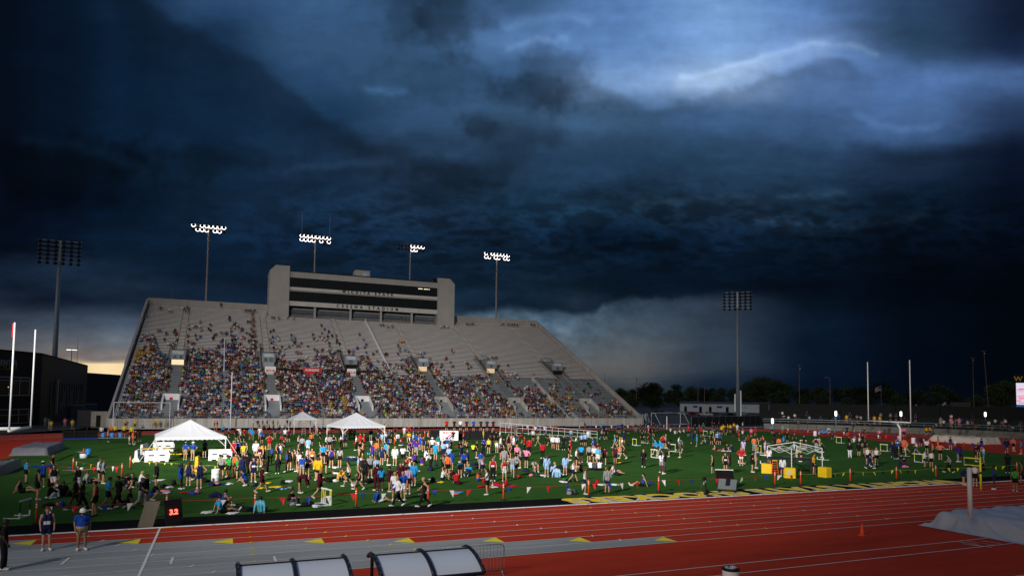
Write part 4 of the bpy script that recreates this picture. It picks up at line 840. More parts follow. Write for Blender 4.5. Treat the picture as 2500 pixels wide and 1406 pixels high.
PEOPLE = '''
112 1343 s f k.navy s.navy n .B
198 1342 s f t.blue s.khaki w T
6 1392 s r t.black p.black d K
62 1180 s r t.sky s.black nL
102 1190 u b j.blue s.black w T
52 1203 g r k.black s.black n
90 1221 s r k.black s.black d
130 1203 w f k.black s.white n
121 1187 k r k.maroon s.black n
126 1166 s r t.maroon s.black d
151 1211 k b j.black p.black n
121 1216 k r j.black p.white d
188 1207 u f k.black s.white n
216 1180 g r j.grey s.black n
241 1177 s r j.white s.black n
251 1181 s r j.grey s.black n
198 1250 w r t.black p.black d K
184 1246 w l t.black s.black d K
231 1260 s l k.red s.black d .B
262 1243 w r t.sky s.black d T
289 1243 w l t.black p.black d T
304 1191 k r t.black s.navy d
321 1190 g f t.black s.black d
343 1179 k r j.white s.black yL
342 1241 w r t.navy p.grey n
355 1232 s r j.black s.black n
369 1222 q r t.navy s.blue y
311 1230 g l t.black s.black nL T
381 1195 s l j.black s.black y
440 1194 s r j.blue s.blue dL K
460 1186 s b k.navy s.navy nL
486 1193 h b k.navy s.navy n
472 1172 q l n s.navy d
452 1123 s b t.blue s.khaki w
470 1124 h b t.blue s.khaki H
499 1117 s b k.blue s.black d
263 1079 s r t.grey s.khaki d
247 1068 s b t.white p.black d
271 1066 s b t.orange s.black d
280 1066 s b t.yellow s.black d
302 1066 s b t.yellow s.black n
320 1070 s b t.yellow p.black n
315 1084 s r t.maroon p.white d
324 1084 s r t.orange s.orange n
331 1086 s l t.black p.black d
340 1077 s f t.black p.black d K
305 1046 s b t.yellow p.black H
329 1048 s b t.yellow p.black H
353 1044 s b t.yellow p.black H
374 1046 s f t.yellow p.khaki n
385 1046 s f t.yellow p.khaki H
402 1046 a r t.yellow p.khaki H
558 1068 s r t.sky s.black y
544 1063 s b j.sky s.black d
574 1071 s r t.maroon s.black d
577 1077 s b k.black p.black n
583 1072 s b k.white s.black d
587 1079 s r t.white s.black n
595 1079 s r k.red s.black n
616 1076 s b j.sky p.grey d
611 1074 s b j.sky s.red d
634 1072 s b t.white s.white n
639 1082 s b t.blue s.black d
657 1097 h b k.red s.red n
671 1071 s b t.navy s.khaki w
685 1091 b r k.red s.black n
688 1073 s b t.dgrey p.dgrey w
696 1076 s f t.white s.black n
705 1079 s b t.maroon s.black d
695 1092 k l j.maroon s.white d
572 1095 k b j.grey p.grey y
583 1096 k b t.blue s.blue d
556 1104 k b t.dgrey s.white w
569 1120 s b t.red s.red y
580 1118 s b t.blue s.black w
594 1127 s b t.yellow s.khaki n
602 1127 s l k.navy s.navy n
540 1169 s b k.grey s.black n
535 1163 s r t.green s.black k
553 1165 s r t.green s.black k
559 1169 s l t.green s.black d K
579 1171 s l t.green s.black d
575 1160 s f t.orange s.red n
590 1172 s f k.navy s.navy d K
602 1160 s b j.black p.black d
618 1177 s f k.navy s.navy n .B
602 1186 q l t.blue s.navy d
638 1203 w r t.maroon s.maroon d
622 1140 b r n s.black n
632 1139 s f k.maroon s.maroon d .B
643 1139 s l k.black s.black n
641 1128 s b t.gold s.black k
624 1122 s b j.white s.white y
653 1155 s l t.black p.black d K
663 1134 s l t.blue s.black d K
674 1125 s r k.red s.black n
682 1124 s f k.white s.blue d
677 1157 b b t.black p.black d K
700 1152 s l k.blue s.black d K
706 1148 s b k.black s.black n
720 1146 s l k.white s.black d
728 1098 h r k.white s.navy n
727 1151 s l k.white s.black d
737 1106 s b t.grey p.black k
752 1109 s b j.lblue s.white n
760 1088 s b t.orange p.black d
780 1087 s r k.black s.black y
766 1061 s r t.purple s.black d
774 1062 s r t.lav s.gold n
785 1060 s r t.lblue s.black n
806 1068 b l j.red p.black d
796 1101 s r t.white s.black d
804 1101 s b t.grey s.black n
814 1099 s f k.black s.grey n .B
830 1078 v b k.black s.black d
832 1096 s l t.white s.black d K
842 1090 s b t.navy s.black y
855 1074 s b t.red s.black d K
864 1074 s b t.sky s.black d K
870 1099 s l t.white p.black n
879 1092 s b t.red s.red n
889 1095 c l t.red s.red n
905 1078 s b t.black p.grey d
922 1087 s b t.navy s.khaki d
933 1088 s b t.lblue s.khaki n
942 1087 s l j.white s.black d
950 1080 s b t.dgrey s.black n
956 1080 s l k.black s.black n
965 1063 s b t.maroon s.black d
926 1061 s b t.gold s.black d K
938 1061 u b t.yellow s.black d K
877 1121 s r t.black s.khaki n
886 1123 c l k.orange s.black d
900 1125 s b j.dgreen s.teal dL K
909 1127 w r t.purple s.purple n
918 1120 s b t.orange p.dgrey d
932 1134 s b t.navy s.navy yL
943 1125 s b t.sky s.black d
947 1136 s r t.grey s.black y
964 1137 s b j.white s.white yL
789 1132 s b t.sky s.black n
783 1128 s l k.teal s.black n
809 1141 s b k.purple s.black d
829 1141 s b t.grey s.black nL
797 1157 s l j.black s.black d
770 1173 s r j.gold s.black n
777 1175 s b j.gold s.black n
737 1165 s b t.blue s.grey d
750 1163 h f k.navy s.black d .B
731 1158 s b k.white s.black n
749 1141 s r k.lav s.navy n
761 1145 s f k.orange s.black d .B
851 1189 w l k.white s.navy d
875 1170 s l t.lblue s.lblue n
890 1182 s b t.black s.black d K
885 1173 s l j.maroon s.maroon n
903 1166 s f t.grey s.black d
919 1172 s b t.lblue s.black n
876 1196 w l k.maroon s.maroon y
920 1198 s b j.maroon p.maroon d
930 1199 w b t.sky s.black dL K
949 1201 a r j.maroon s.maroon d
733 1204 b r j.maroon s.maroon n
779 1217 w r j.maroon s.maroon y
826 1175 k r t.gold s.black n
841 1175 k l t.gold s.black n
707 1233 k r t.black p.dgrey d
636 1251 g b j.cyan p.black d
540 1252 g r t.sky s.black d
545 1236 k r k.blue s.black d
925 1226 g r j.blue s.white nL
972 1236 w l j.white p.black y
963 1222 s b t.white s.blue y
983 1220 s f t.blue s.white y
1036 1238 w l k.black p.black y
996 1207 s b t.lav s.maroon d
1010 1186 s b j.sky s.blue yL
977 1190 s f j.maroon p.maroon n
990 1193 s r j.maroon p.maroon d
1001 1180 s l t.white s.black n
1189 1208 r l t.white s.black dL
1167 1174 k r k.orange s.blue d K
1123 1166 b b t.sky s.black n
1093 1165 s b k.orange s.black n
1080 1160 s r k.black s.black n
1088 1155 s l k.black s.black d
1080 1172 k r t.white s.black d
1144 1161 g f t.sky p.grey y
1114 1181 k b t.red s.black d
1102 1147 s b j.blue s.blue nL
1096 1136 s b t.lblue s.lblue d
1132 1150 s b t.blue s.black d
1142 1143 s l j.navy s.navy n
1126 1128 s l j.navy p.navy d
1173 1150 s b t.blue s.grey d
1178 1164 w r k.lav s.navy d T
1203 1174 s f k.red p.black n .B
1180 1116 s b t.black p.black d
1181 1106 s b t.blue s.black d
1193 1106 s f k.neon s.black n
1200 1101 s l t.black s.black d K
1155 1101 k b t.neon s.black d
1163 1118 s r t.black s.black n
1091 1105 s b t.blue s.white k
1080 1106 s r t.white p.grey H
1069 1101 s b t.dteal s.white n
1055 1108 h b t.white s.black H
1082 1119 s b t.lblue p.navy n
1063 1125 s b t.sky s.teal y
1047 1113 s l k.black s.black n
1050 1146 b l t.white p.black d K
1034 1101 s f t.navy s.navy n
1045 1083 s r j.pink s.black n
1038 1117 k r j.white s.black d
1100 1111 s l t.navy s.navy d
1106 1079 s b t.black s.black n
1132 1081 s l k.red s.black n
1144 1082 s l t.black s.black d K
1122 1095 k b t.black s.black n
1139 1093 k l n s.black n
1180 1076 s r t.yellow s.khaki w
1010 1069 s l k.purple s.purple d
1023 1069 s l k.navy s.black n
998 1065 s b t.red s.red d
987 1067 s b j.white s.white d
998 1086 s b j.gold s.white n
1009 1089 s l t.lblue s.black n
1016 1091 s b k.blue s.blue d
1026 1098 s b k.blue s.blue n
995 1101 s r k.maroon s.maroon n
1000 1118 s r t.purple s.navy n
1016 1117 s b t.purple s.grey d
1010 1108 s b t.purple s.navy d
983 1136 s b t.white s.black d K
997 1135 k l k.red s.red d
1013 1129 k b t.purple s.black d
1030 1137 k b t.purple s.khaki d
1201 1084 s b j.black s.black n
1211 1084 s b j.black s.black n
1221 1079 s l t.white s.black d
1259 1064 s b t.dteal s.grey d
1249 1091 s l t.pink s.pink d
1242 1096 s b k.black s.black y
1274 1081 b l t.red p.black y
1262 1092 s l t.blue s.blue y
1213 1105 b b t.neon s.white d
1222 1103 s r j.white p.black n
1230 1106 s b t.black s.black d
1254 1100 s l j.white s.white n
1281 1101 s l j.red p.black d
1292 1109 s b j.red p.black d
1325 1119 s b j.red p.black d K
1224 1121 c f k.black s.black y
1240 1127 s r k.black s.black y
1247 1121 s l k.black s.black n
1256 1120 s b k.black s.black y
1262 1129 s b t.pink s.black y
1271 1143 c l t.grey s.black n
1285 1142 h b t.pink s.black d
1231 1141 s b t.grey s.grey n
1251 1165 h b t.grey s.lblue n
1258 1162 h b t.grey s.black d
1206 1161 s r t.grey s.black d
1231 1175 s f k.red s.white d .B
1301 1076 s f k.white s.black d
1307 1063 s f k.white s.black d
1317 1063 s b k.blue s.maroon d
1330 1063 s b t.white s.blue d
1293 1061 s b t.navy p.navy d
1314 1089 w l t.khaki s.khaki n
1332 1085 s r t.black s.black d
1343 1088 w l t.grey s.black d
1350 1097 s f j.white s.maroon n
1361 1097 s f j.white s.maroon n
1376 1098 s f j.black p.black d
1394 1074 s f t.lblue s.black d
1392 1113 s r j.red s.red n
1405 1079 g l t.white p.grey d
1387 1075 k l t.purple s.black n
1420 1089 s b t.lblue p.black d
1429 1089 s b t.lblue s.black d
1389 1124 s r t.black s.black d
1407 1140 s r t.white s.black n
1419 1129 s b t.sky s.black d K
1438 1129 s b t.grey s.black d
1447 1101 s l t.blue s.blue n
1307 1151 k f k.dgrey s.grey n
1335 1165 s b j.lblue s.lblue nL
1358 1154 k l j.lblue p.lblue y
1360 1166 g b j.lblue p.lblue d
1380 1160 s b j.lblue s.lblue dL
1399 1177 w r k.white s.navy n
1419 1151 k l t.black s.black n
1442 1147 k b t.white s.black d
1428 1207 s r k.white s.navy nL
1483 1205 s b j.grey s.navy n
1568 1187 g l k.blue s.black d
1500 1158 g r k.white s.navy d
1453 1148 k b t.dgrey s.black d
1464 1148 k b t.white p.black d
1460 1136 s f t.cyan s.white d
1476 1134 s b t.maroon s.black d
1502 1135 s b t.maroon s.black d T
1451 1131 s f t.white s.black d
1449 1112 s l t.blue s.blue n
1459 1121 s b t.maroon s.black n
1502 1094 w l t.sky s.grey y
1508 1097 s l t.black s.black n
1513 1101 s r t.yellow s.khaki y
1519 1103 s l t.white s.coral y
1521 1120 w l k.black s.black n
1510 1108 q r k.coral s.coral n
1523 1082 u b j.navy p.navy d
1508 1056 s b t.blue s.black d
1513 1056 s b t.blue s.black d
1519 1054 s b t.navy s.black d
1468 1056 s b j.sky s.black dL K
1469 1073 w r k.grey s.navy y
1480 1073 s b k.black s.black n
1474 1058 s b j.black s.black dL K
1458 1079 k b t.dteal s.black d
1552 1055 s b t.maroon s.grey d
1564 1054 s l t.brown s.black d
1571 1054 s r t.black s.black d
1577 1056 s l t.dteal s.black d
1584 1065 s l t.pink s.black n
1587 1064 s b t.maroon s.black n
1595 1054 s b k.maroon s.black n
1606 1064 s l t.black s.black n
1596 1066 s b k.black s.black n
1568 1083 s b t.black p.black d
1583 1083 s l j.maroon p.maroon d
1594 1088 s r t.dteal s.dteal d
1601 1110 w l j.sky s.black d
1613 1112 w l j.sky p.grey d
1619 1094 h b k.red s.maroon n
1625 1094 s r k.grey s.black y
1634 1115 s l j.black s.black dL
1661 1117 s l j.dgrey s.black d
1657 1099 w r t.white p.black d
1662 1106 s b t.dteal s.black d
1571 1141 w f j.black p.black y
1615 1154 s b t.white s.grey dL K
1623 1157 c l t.black s.dgrey d K
1637 1054 k b t.white s.black d
1648 1060 k b t.white s.black d
1660 1058 k l t.white s.black n
1670 1057 k l t.white s.black d
1681 1065 s b t.red s.black d
1690 1082 s l j.blue s.blue d K
1702 1090 s l t.sky s.sky n
1697 1057 s b t.black p.black d
1713 1067 s b k.red s.black n
1717 1053 s b t.dteal p.black n
1738 1050 s r t.maroon p.maroon d
1744 1052 s b j.black s.black d
1755 1050 s b j.black s.black d
1766 1056 s b t.gold s.black d
1772 1062 s b t.black s.black n
1777 1055 s l t.gold s.black d
1783 1056 s b t.gold s.black n
1792 1051 s b t.gold s.black n
1762 1062 s b t.gold s.black n
1800 1056 s b t.white s.white d
1813 1049 s r t.white s.navy n
1791 1066 s b t.black s.black d K
1804 1075 s r k.red s.red n
1813 1060 k b t.white s.black d
1834 1068 s b t.pink s.red d
1844 1064 s b k.red s.red d
1737 1084 s f k.black s.black n
1744 1100 s r k.black s.black n
1752 1084 s f t.lblue s.black y
1757 1085 s b t.blue s.black y
1722 1083 k l k.grey s.black n
1772 1101 k r t.black p.black n
1788 1102 k l j.navy s.navy n
1752 1099 l l t.maroon s.black n
1815 1109 s b t.lav s.lav nL
1810 1136 h f j.red s.white y
1740 1157 s l k.black s.black d .B
1771 1154 s f k.black s.black n .B
1782 1156 s l t.black s.black dL K
1836 1153 c r t.black s.black d
1845 1143 s r t.grey s.tan y
1841 1100 s b t.orange p.grey d
1851 1105 s l k.maroon s.black n
1828 1075 k l k.red s.red n
1864 1076 k l k.coral s.red n
1868 1111 a r t.lav s.lav d
1891 1098 s b t.black s.black d K
1902 1100 s b t.orange s.black d
1885 1059 s b t.sky s.black d
1890 1067 k b t.black s.black d
1888 1081 k r t.coral s.black d
1903 1069 k b t.maroon s.black d
1913 1079 k b j.sky s.black n
1922 1082 s b k.black s.black n
1911 1058 s b j.grey s.tan n
1878 1134 s b t.white s.white nL
1911 1164 s b j.white s.purple dL
1987 1159 s r t.gold s.black n
1955 1127 b l t.gold s.black d
1940 1086 s b k.dgreen s.black n
1963 1093 s b j.black p.black d
1993 1102 h b k.maroon p.grey d
2008 1117 s l j.black s.black n
2000 1074 s r t.lav p.navy d
2022 1059 b r j.white s.white d
2039 1067 s l t.teal s.navy d
2068 1063 s b j.navy s.navy d
2086 1067 s r t.grey s.purple d
2099 1067 s r t.grey s.black n
2110 1067 s r k.black s.black n
2071 1079 k r k.black s.black n
2085 1080 k b t.white s.black d
2098 1079 k r t.white s.black d
2032 1072 q b t.navy s.navy d
2075 1117 s f j.black p.white n
2097 1115 s b j.black s.black d
2106 1091 s b k.black s.black n
2112 1106 s b t.black s.black n
2119 1136 s f k.white s.black n
2123 1144 w r t.navy p.navy y
2132 1139 s l k.white s.black n
2140 1135 h f k.white s.black y
2179 1116 s f j.navy p.navy n
2186 1121 s b j.black p.black d K
2201 1121 w l t.black s.black d K
2192 1102 s f k.blue s.blue n .B
2207 1105 s b t.coral s.coral n
2214 1106 w l t.coral s.coral n
2198 1139 k r k.navy s.navy d K
2207 1137 k r t.black s.black d K
2238 1109 w l k.white s.blue d
2263 1107 s b t.white s.black d
2248 1091 b b k.navy s.navy n
2278 1119 s l t.coral s.black d
2258 1141 c r j.white s.black d
2274 1143 s b k.white s.black d
2296 1122 h b t.coral s.black d
2291 1098 s l t.coral s.coral n
2318 1154 w l t.grey p.black d
2345 1128 s l j.purple s.black dL K
2340 1127 s l j.purple p.grey d K
2389 1117 s f t.maroon s.black d
2382 1127 c r t.maroon s.maroon d
2402 1129 c l t.white s.teal d
2461 1155 s b t.black p.black d K
2479 1200 s b k.green s.black d T
2494 1182 s l k.brown s.black d T
2428 1195 h l k.blue s.navy d K
2354 1184 b r t.navy s.navy n
2381 1187 s b k.white s.black d
2400 1148 k b k.black s.black n
2321 1098 s b k.navy s.blue d
2458 1105 s b j.navy s.black d
2474 1102 s f t.coral s.black n
2494 1108 s l t.sky s.navy d
2397 1101 s b k.navy s.blue d
2147 1071 s b t.pink s.black d
2208 1067 s b t.pink s.black d
2203 1066 s b t.pink s.red d
2262 1063 s b t.gold s.black n
2270 1063 s b t.gold s.black d
2418 1064 s b j.khaki p.khaki H
'''
# ---------------------------------------------------------------- people
V3 = lambda *a: np.array(a, float)
def joints(p):
    J = dict(pel=V3(0,0,.93), wai=V3(0,0,1.10), che=V3(.01,0,1.30), nek=V3(.0,0,1.47), hed=V3(.025,0,1.605))
    for s, n in ((1,'L'),(-1,'R')):
        J['sh'+n] = V3(0,.185*s,1.405); J['el'+n] = V3(-.02,.245*s,1.14); J['wr'+n] = V3(.06,.25*s,.90); J['ha'+n] = V3(.09,.24*s,.80)
        J['hi'+n] = V3(0,.088*s,.90); J['kn'+n] = V3(.02,.10*s,.49); J['an'+n] = V3(-.02,.105*s,.085); J['to'+n] = V3(.15,.125*s,.04)
    def st(n, **k):
        s = 1 if n == 'L' else -1
        for a, v in k.items(): J[a+n] = V3(v[0], v[1]*s, v[2])
    def both(**k): st('L', **k); st('R', **k)
    def trunk(pel, wai, che, nek, hed, shx, shz, hx=None):
        J.update(pel=V3(*pel), wai=V3(*wai), che=V3(*che), nek=V3(*nek), hed=V3(*hed))
        both(sh=(shx,.185,shz), hi=(pel[0] if hx is None else hx,.088,pel[2]-.02))
    if p == 's': st('L', kn=(.05,.11,.49), an=(.05,.13,.085), to=(.21,.17,.04)); st('R', ha=(.14,.2,.82), wr=(.1,.22,.92))
    if p == 'h': both(el=(-.08,.40,1.19), wr=(.05,.22,1.03), ha=(.10,.16,1.02))
    if p == 'c': both(el=(.04,.25,1.14), wr=(.24,.10,1.17), ha=(.29,.03,1.22)); st('L', kn=(.04,.1,.49), an=(.04,.12,.085), to=(.2,.15,.04))
    if p == 'w':
        trunk((0,0,.91),(.01,0,1.08),(.03,0,1.28),(.04,0,1.45),(.07,0,1.58),.03,1.385)
        st('L', kn=(.20,.09,.52), an=(.34,.09,.10), to=(.50,.10,.10), el=(-.14,.24,1.15), wr=(-.08,.25,.92), ha=(-.03,.24,.83)); st('R', kn=(-.06,.09,.49), an=(-.36,.09,.17), to=(-.24,.10,.04), el=(.12,.24,1.13), wr=(.27,.2,1.0), ha=(.34,.18,.97))
    if p == 'r': st('R', kn=(-.05,.1,.47), an=(-.34,.12,.62), to=(-.42,.12,.48), el=(-.16,.24,1.16), wr=(-.33,.18,.86), ha=(-.35,.14,.74)); st('L', el=(.1,.3,1.2), wr=(.3,.28,1.15), ha=(.38,.27,1.14))
    if p == 'u': both(el=(0,.44,1.44), wr=(.03,.68,1.46), ha=(.05,.77,1.47)); st('L', an=(0,.16,.085), to=(.15,.2,.04))
    if p == 'a': st('R', el=(.24,.2,1.36), wr=(.47,.18,1.38), ha=(.56,.17,1.4)); st('L', kn=(.06,.1,.49), an=(.10,.12,.085), to=(.26,.14,.04))
    if p == 'v': both(el=(.04,.26,1.66), wr=(.06,.14,1.88), ha=(.06,.09,1.97))
    if p == 'b':
        trunk((-.10,0,.92),(.05,0,1.02),(.24,0,1.03),(.41,0,1.0),(.54,0,.94),.35,.98); both(el=(.42,.21,.70), wr=(.50,.16,.47), ha=(.53,.14,.38)); both(kn=(-.03,.1,.50), an=(-.04,.11,.085), to=(.13,.13,.04))
    if p == 'g':
        trunk((0,0,.13),(-.06,0,.29),(-.11,0,.49),(-.12,0,.66),(-.09,0,.80),-.11,.60); both(el=(-.22,.26,.36), wr=(-.28,.27,.11), ha=(-.36,.28,.04), kn=(.43,.12,.20), an=(.84,.11,.09), to=(.92,.15,.22)); st('L', kn=(.38,.13,.34), an=(.70,.12,.09), to=(.85,.14,.08))
    if p == 'k':
        trunk((0,0,.13),(.0,0,.30),(.03,0,.49),(.07,0,.65),(.12,0,.78),.06,.595); both(el=(.23,.25,.42), wr=(.42,.12,.44), ha=(.48,.05,.43), kn=(.37,.14,.47), an=(.46,.13,.085), to=(.62,.15,.04))
    if p == 'q':
        trunk((0,0,.34),(.07,0,.49),(.16,0,.68),(.22,0,.83),(.29,0,.95),.19,.77); both(el=(.36,.22,.56), wr=(.50,.13,.42), ha=(.55,.1,.34), kn=(.36,.15,.44), an=(.04,.13,.10), to=(.20,.15,.04))
    if p == 'l':
        trunk((0,0,.12),(-.18,0,.13),(-.38,0,.14),(-.55,0,.15),(-.69,0,.17),-.47,.13); both(el=(-.3,.3,.08), wr=(-.08,.3,.06), ha=(.02,.3,.05), kn=(.34,.12,.30), an=(.62,.11,.09), to=(.74,.13,.06))
    return J
def capsules(J, belly=0.):
    C = []
    def c(reg, a, b, ra, rb): C.append((reg, a, b, ra, rb))
    y = V3(0, 1, 0)
    for s in (1, -1):
        c('torso', J['pel']+y*.055*s, J['wai']+y*.05*s, .112, .098); c('torso', J['wai']+y*.05*s, J['che']+y*.075*s, .098, .108); c('torso', J['che']+y*.075*s, J['nek']+y*.06*s-(J['nek']-J['che'])*.45, .108, .082)
    c('torso', J['shL'], J['shR'], .062, .062)
    if belly: c('torso', J['pel']+V3(.07,0,.06), J['che']+V3(.05,0,-.05), .13+belly*.4, .12); c('torso', J['wai']+V3(.09,.06,0), J['wai']+V3(.09,-.06,0), .12, .12)
    c('neck', J['che']*.3+J['nek']*.7, J['hed'], .052, .05)
    up = J['hed']-J['nek']; up = up/np.linalg.norm(up); fw = np.cross(V3(0,1,0), up); fw = fw/np.linalg.norm(fw)
    c('head', J['hed']+up*.035-fw*.012, J['hed']+up*.035+fw*.02, .092, .088); c('head', J['hed']+fw*.035, J['hed']-up*.055+fw*.045, .072, .052)
    c('head', J['hed']+fw*.10+up*.0, J['hed']+fw*.112-up*.03, .012, .018)
    for s in (1, -1): c('head', J['hed']+y*.087*s+up*.0, J['hed']+y*.09*s-up*.03, .018, .014)
    for n in 'LR':
        c('uparm', J['sh'+n], J['el'+n], .054, .041); c('farm', J['el'+n], J['wr'+n], .040, .027); h = J['ha'+n]-J['wr'+n]; c('hand', J['wr'+n], J['wr'+n]+h*.8, .027, .034)
        hd = h/np.linalg.norm(h); sd = np.cross(hd, V3(0,1,0)); sd = sd/(np.linalg.norm(sd)+1e-6)
        for k in range(4): o = J['wr'+n]+h*.85+sd*(k-1.5)*.017; c('hand', o, o+hd*(.065-.008*abs(k-1.4))+V3(.012,0,0), .0095, .008)
        c('hand', J['wr'+n]+h*.4+sd*.028, J['wr'+n]+h*.95+sd*.05, .011, .009)
        c('thigh', J['hi'+n], J['kn'+n], .086, .058); c('shin', J['kn'+n], J['kn'+n]*.6+J['an'+n]*.4, .056, .056); c('shin', J['kn'+n]*.6+J['an'+n]*.4, J['an'+n], .056, .036)
        t = J['to'+n]-J['an'+n]; hl = J['an'+n]-t*.28; hl[2] = min(hl[2], J['an'+n][2]-.02) if J['an'+n][2] < .2 else hl[2]; c('foot', hl, J['to'+n], .042, .038)
    return C, up, fw
def cap_geo(mb, a, b, ra, rb, n=10):
    d = b-a; L = np.linalg.norm(d); d = d/L if L > 1e-6 else V3(0,0,1)
    t = V3(0,0,1) if abs(d[2]) < .9 else V3(1,0,0); u = np.cross(d, t); u /= np.linalg.norm(u); w = np.cross(d, u); rings = []
    for an in (-90, -50, -20, 0): rings.append((a+d*ra*math.sin(R(an)), ra*math.cos(R(an))))
    for an in (0, 20, 50, 90): rings.append((b+d*rb*math.sin(R(an)), rb*math.cos(R(an))))
    o = len(mb.v)
    for c, r in rings:
        for k in range(n): mb.v.append(tuple(c+(u*math.cos(2*math.pi*k/n)+w*math.sin(2*math.pi*k/n))*max(r, .0015)))
    for i in range(len(rings)-1):
        for k in range(n): mb.f.append((o+i*n+k, o+i*n+(k+1) % n, o+(i+1)*n+(k+1) % n, o+(i+1)*n+k))
    mb.f.append(tuple(o+k for k in range(n-1, -1, -1))); mb.f.append(tuple(o+(len(rings)-1)*n+k for k in range(n)))
REG = ['torso','neck','head','uparm','farm','hand','thigh','shin','foot']
BODY = {}
def body(pose, vox=.021, belly=0.):
    key = (pose, vox, belly)
    if key in BODY: return BODY[key]
    J = joints(pose); C, up, fw = capsules(J, belly); mb = MB()
    for reg, a, b, ra, rb in C: cap_geo(mb, a, b, ra, rb)
    me = bpy.data.meshes.new('b'); me.from_pydata(mb.v, [], mb.f); o = bpy.data.objects.new('b', me); COL.objects.link(o)
    md = o.modifiers.new('r', 'REMESH'); md.mode = 'VOXEL'; md.voxel_size = vox; sm = o.modifiers.new('s', 'SMOOTH'); sm.factor = .5; sm.iterations = 2
    bpy.context.view_layer.update(); nm = bpy.data.meshes.new_from_object(o.evaluated_get(bpy.context.evaluated_depsgraph_get()))
    bpy.data.objects.remove(o); bpy.data.meshes.remove(me); nm.name = 'person_body'; nm.polygons.foreach_set('use_smooth', [True]*len(nm.polygons))
    nv = len(nm.vertices); v = np.empty(nv*3); nm.vertices.foreach_get('co', v); v = v.reshape(-1, 3); n = np.empty(nv*3); nm.vertices.foreach_get('normal', n); n = n.reshape(-1, 3)
    best = np.full(nv, 1e9); reg = np.zeros(nv, int); tt = np.zeros(nv)
    for r, a, b, ra, rb in C:
        d = b-a; L2 = d@d+1e-9; t = np.clip(((v-a)@d)/L2, 0, 1); ds = np.linalg.norm(v-a-t[:, None]*d, axis=1)-(ra+(rb-ra)*t); m_ = ds < best; best[m_] = ds[m_]; reg[m_] = REG.index(r); tt[m_] = t[m_]
    faces = [tuple(p.vertices) for p in nm.polygons]; zt = (v-J['hed'])
    BODY[key] = dict(me=nm, v=v, n=n, reg=reg, t=tt, f=faces, J=J, up=zt@up, fw=zt@fw, d=np.linalg.norm(v-J['hed'], axis=1), upv=up, fwv=fw)
    return BODY[key]
GAR = {}
def garment(pose, kind, vox=.021, belly=0.):
    key = (pose, kind, vox, belly)
    if key in GAR: return GAR[key]
    B = body(pose, vox, belly); r, t, J = B['reg'], B['t'], B['J']; I = lambda s: r == REG.index(s); off = .016
    lowt = ((B['v']-J['pel'])@((J['che']-J['pel'])/np.linalg.norm(J['che']-J['pel'])))
    if kind == 't': m_ = I('torso') | (I('uparm') & (t < .72)); off = .018
    elif kind == 'j': m_ = I('torso') | I('uparm') | (I('farm') & (t < .92)); off = .027
    elif kind == 'k': m_ = I('torso') & ~((lowt > .40) & (np.abs(B['v'][:, 1]) > .145)); off = .013
    elif kind == 's': m_ = (I('torso') & (lowt < .10)) | (I('thigh') & (t < .58)); off = .022
    elif kind == 'p': m_ = (I('torso') & (lowt < .10)) | I('thigh') | (I('shin')); off = .022
    elif kind == 'shoe': m_ = I('foot') | (I('shin') & (B['v'][:, 2] < .11) & (J['anL'][2] < .2)); off = .012
    elif kind in ('hair', 'hairL'): m_ = I('head') & ((B['up'] > .055) | ((B['fw'] < .01) & (B['up'] > -.05))) & ~((B['fw'] > .07) & (B['up'] < .085)); off = .018
    elif kind == 'cap': m_ = I('head') & (B['up'] > .06); off = .026
    elif kind == 'bib': m_ = I('torso') & (B['n'][:, 0] > .5) & (np.abs(B['v'][:, 1]) < .11) & (lowt > .12) & (lowt < .27); off = .022
    elif kind == 'eyes': m_ = None
    if kind == 'eyes':
        mb = MB()
        for s in (-1, 1): c = J['hed']+B['upv']*.018+B['fwv']*.104+V3(0,.034*s,0); mb.ico(c, .013, 1, (.6, 1.1, .8)); c2 = c+B['upv']*.022; mb.ico(c2, .014, 1, (.5, 1.5, .35))
        c = J['hed']-B['upv']*.055+B['fwv']*.093; mb.ico(c, .016, 1, (.5, 1.5, .4)); GAR[key] = newmesh('face_features', mb.v, mb.f); return GAR[key]
    ids = {}; vs = []; fs = []
    for f in B['f']:
        if sum(m_[i] for i in f) >= 3:
            nf = []
            for i in f:
                if i not in ids: ids[i] = len(vs); vs.append(tuple(B['v'][i]+B['n'][i]*off))
                nf.append(ids[i])
            fs.append(tuple(nf))
    mb = MB(); mb.v = vs; mb.f = fs
    if kind == 'hairL':
        h = J['hed']; d = V3(0,0,-1) if abs(B['upv'][2]) > .5 else -B['upv']; a = h+B['upv']*.05-B['fwv']*.10; cap_geo(mb, a, a+d*.17-B['fwv']*.03, .045, .055); cap_geo(mb, a+d*.17-B['fwv']*.03, a+d*.36-B['fwv']*.01, .055, .03)
    if kind == 'cap':
        h = J['hed']+B['upv']*.062; n = 9; o = len(mb.v)
        for e, dz in ((0, 0), (1, 0), (0, -.012), (1, -.012)):
            for k in range(n): a = R(-62+124*k/(n-1)); rr = .10+.085*e*math.cos(a*.9); p = h+B['fwv']*math.cos(a)*rr+V3(0,math.sin(a)*rr*.95,0)+B['upv']*(dz-.02*e); mb.v.append(tuple(p))
        for k in range(n-1): mb.f += [(o+k, o+n+k, o+n+k+1, o+k+1), (o+2*n+k, o+2*n+k+1, o+3*n+k+1, o+3*n+k), (o+n+k, o+3*n+k, o+3*n+k+1, o+n+k+1)]
    if kind == 'hat': pass
    me = bpy.data.meshes.new(kind); me.from_pydata(mb.v, [], mb.f); me.polygons.foreach_set('use_smooth', [True]*len(me.polygons)); GAR[key] = me; return me
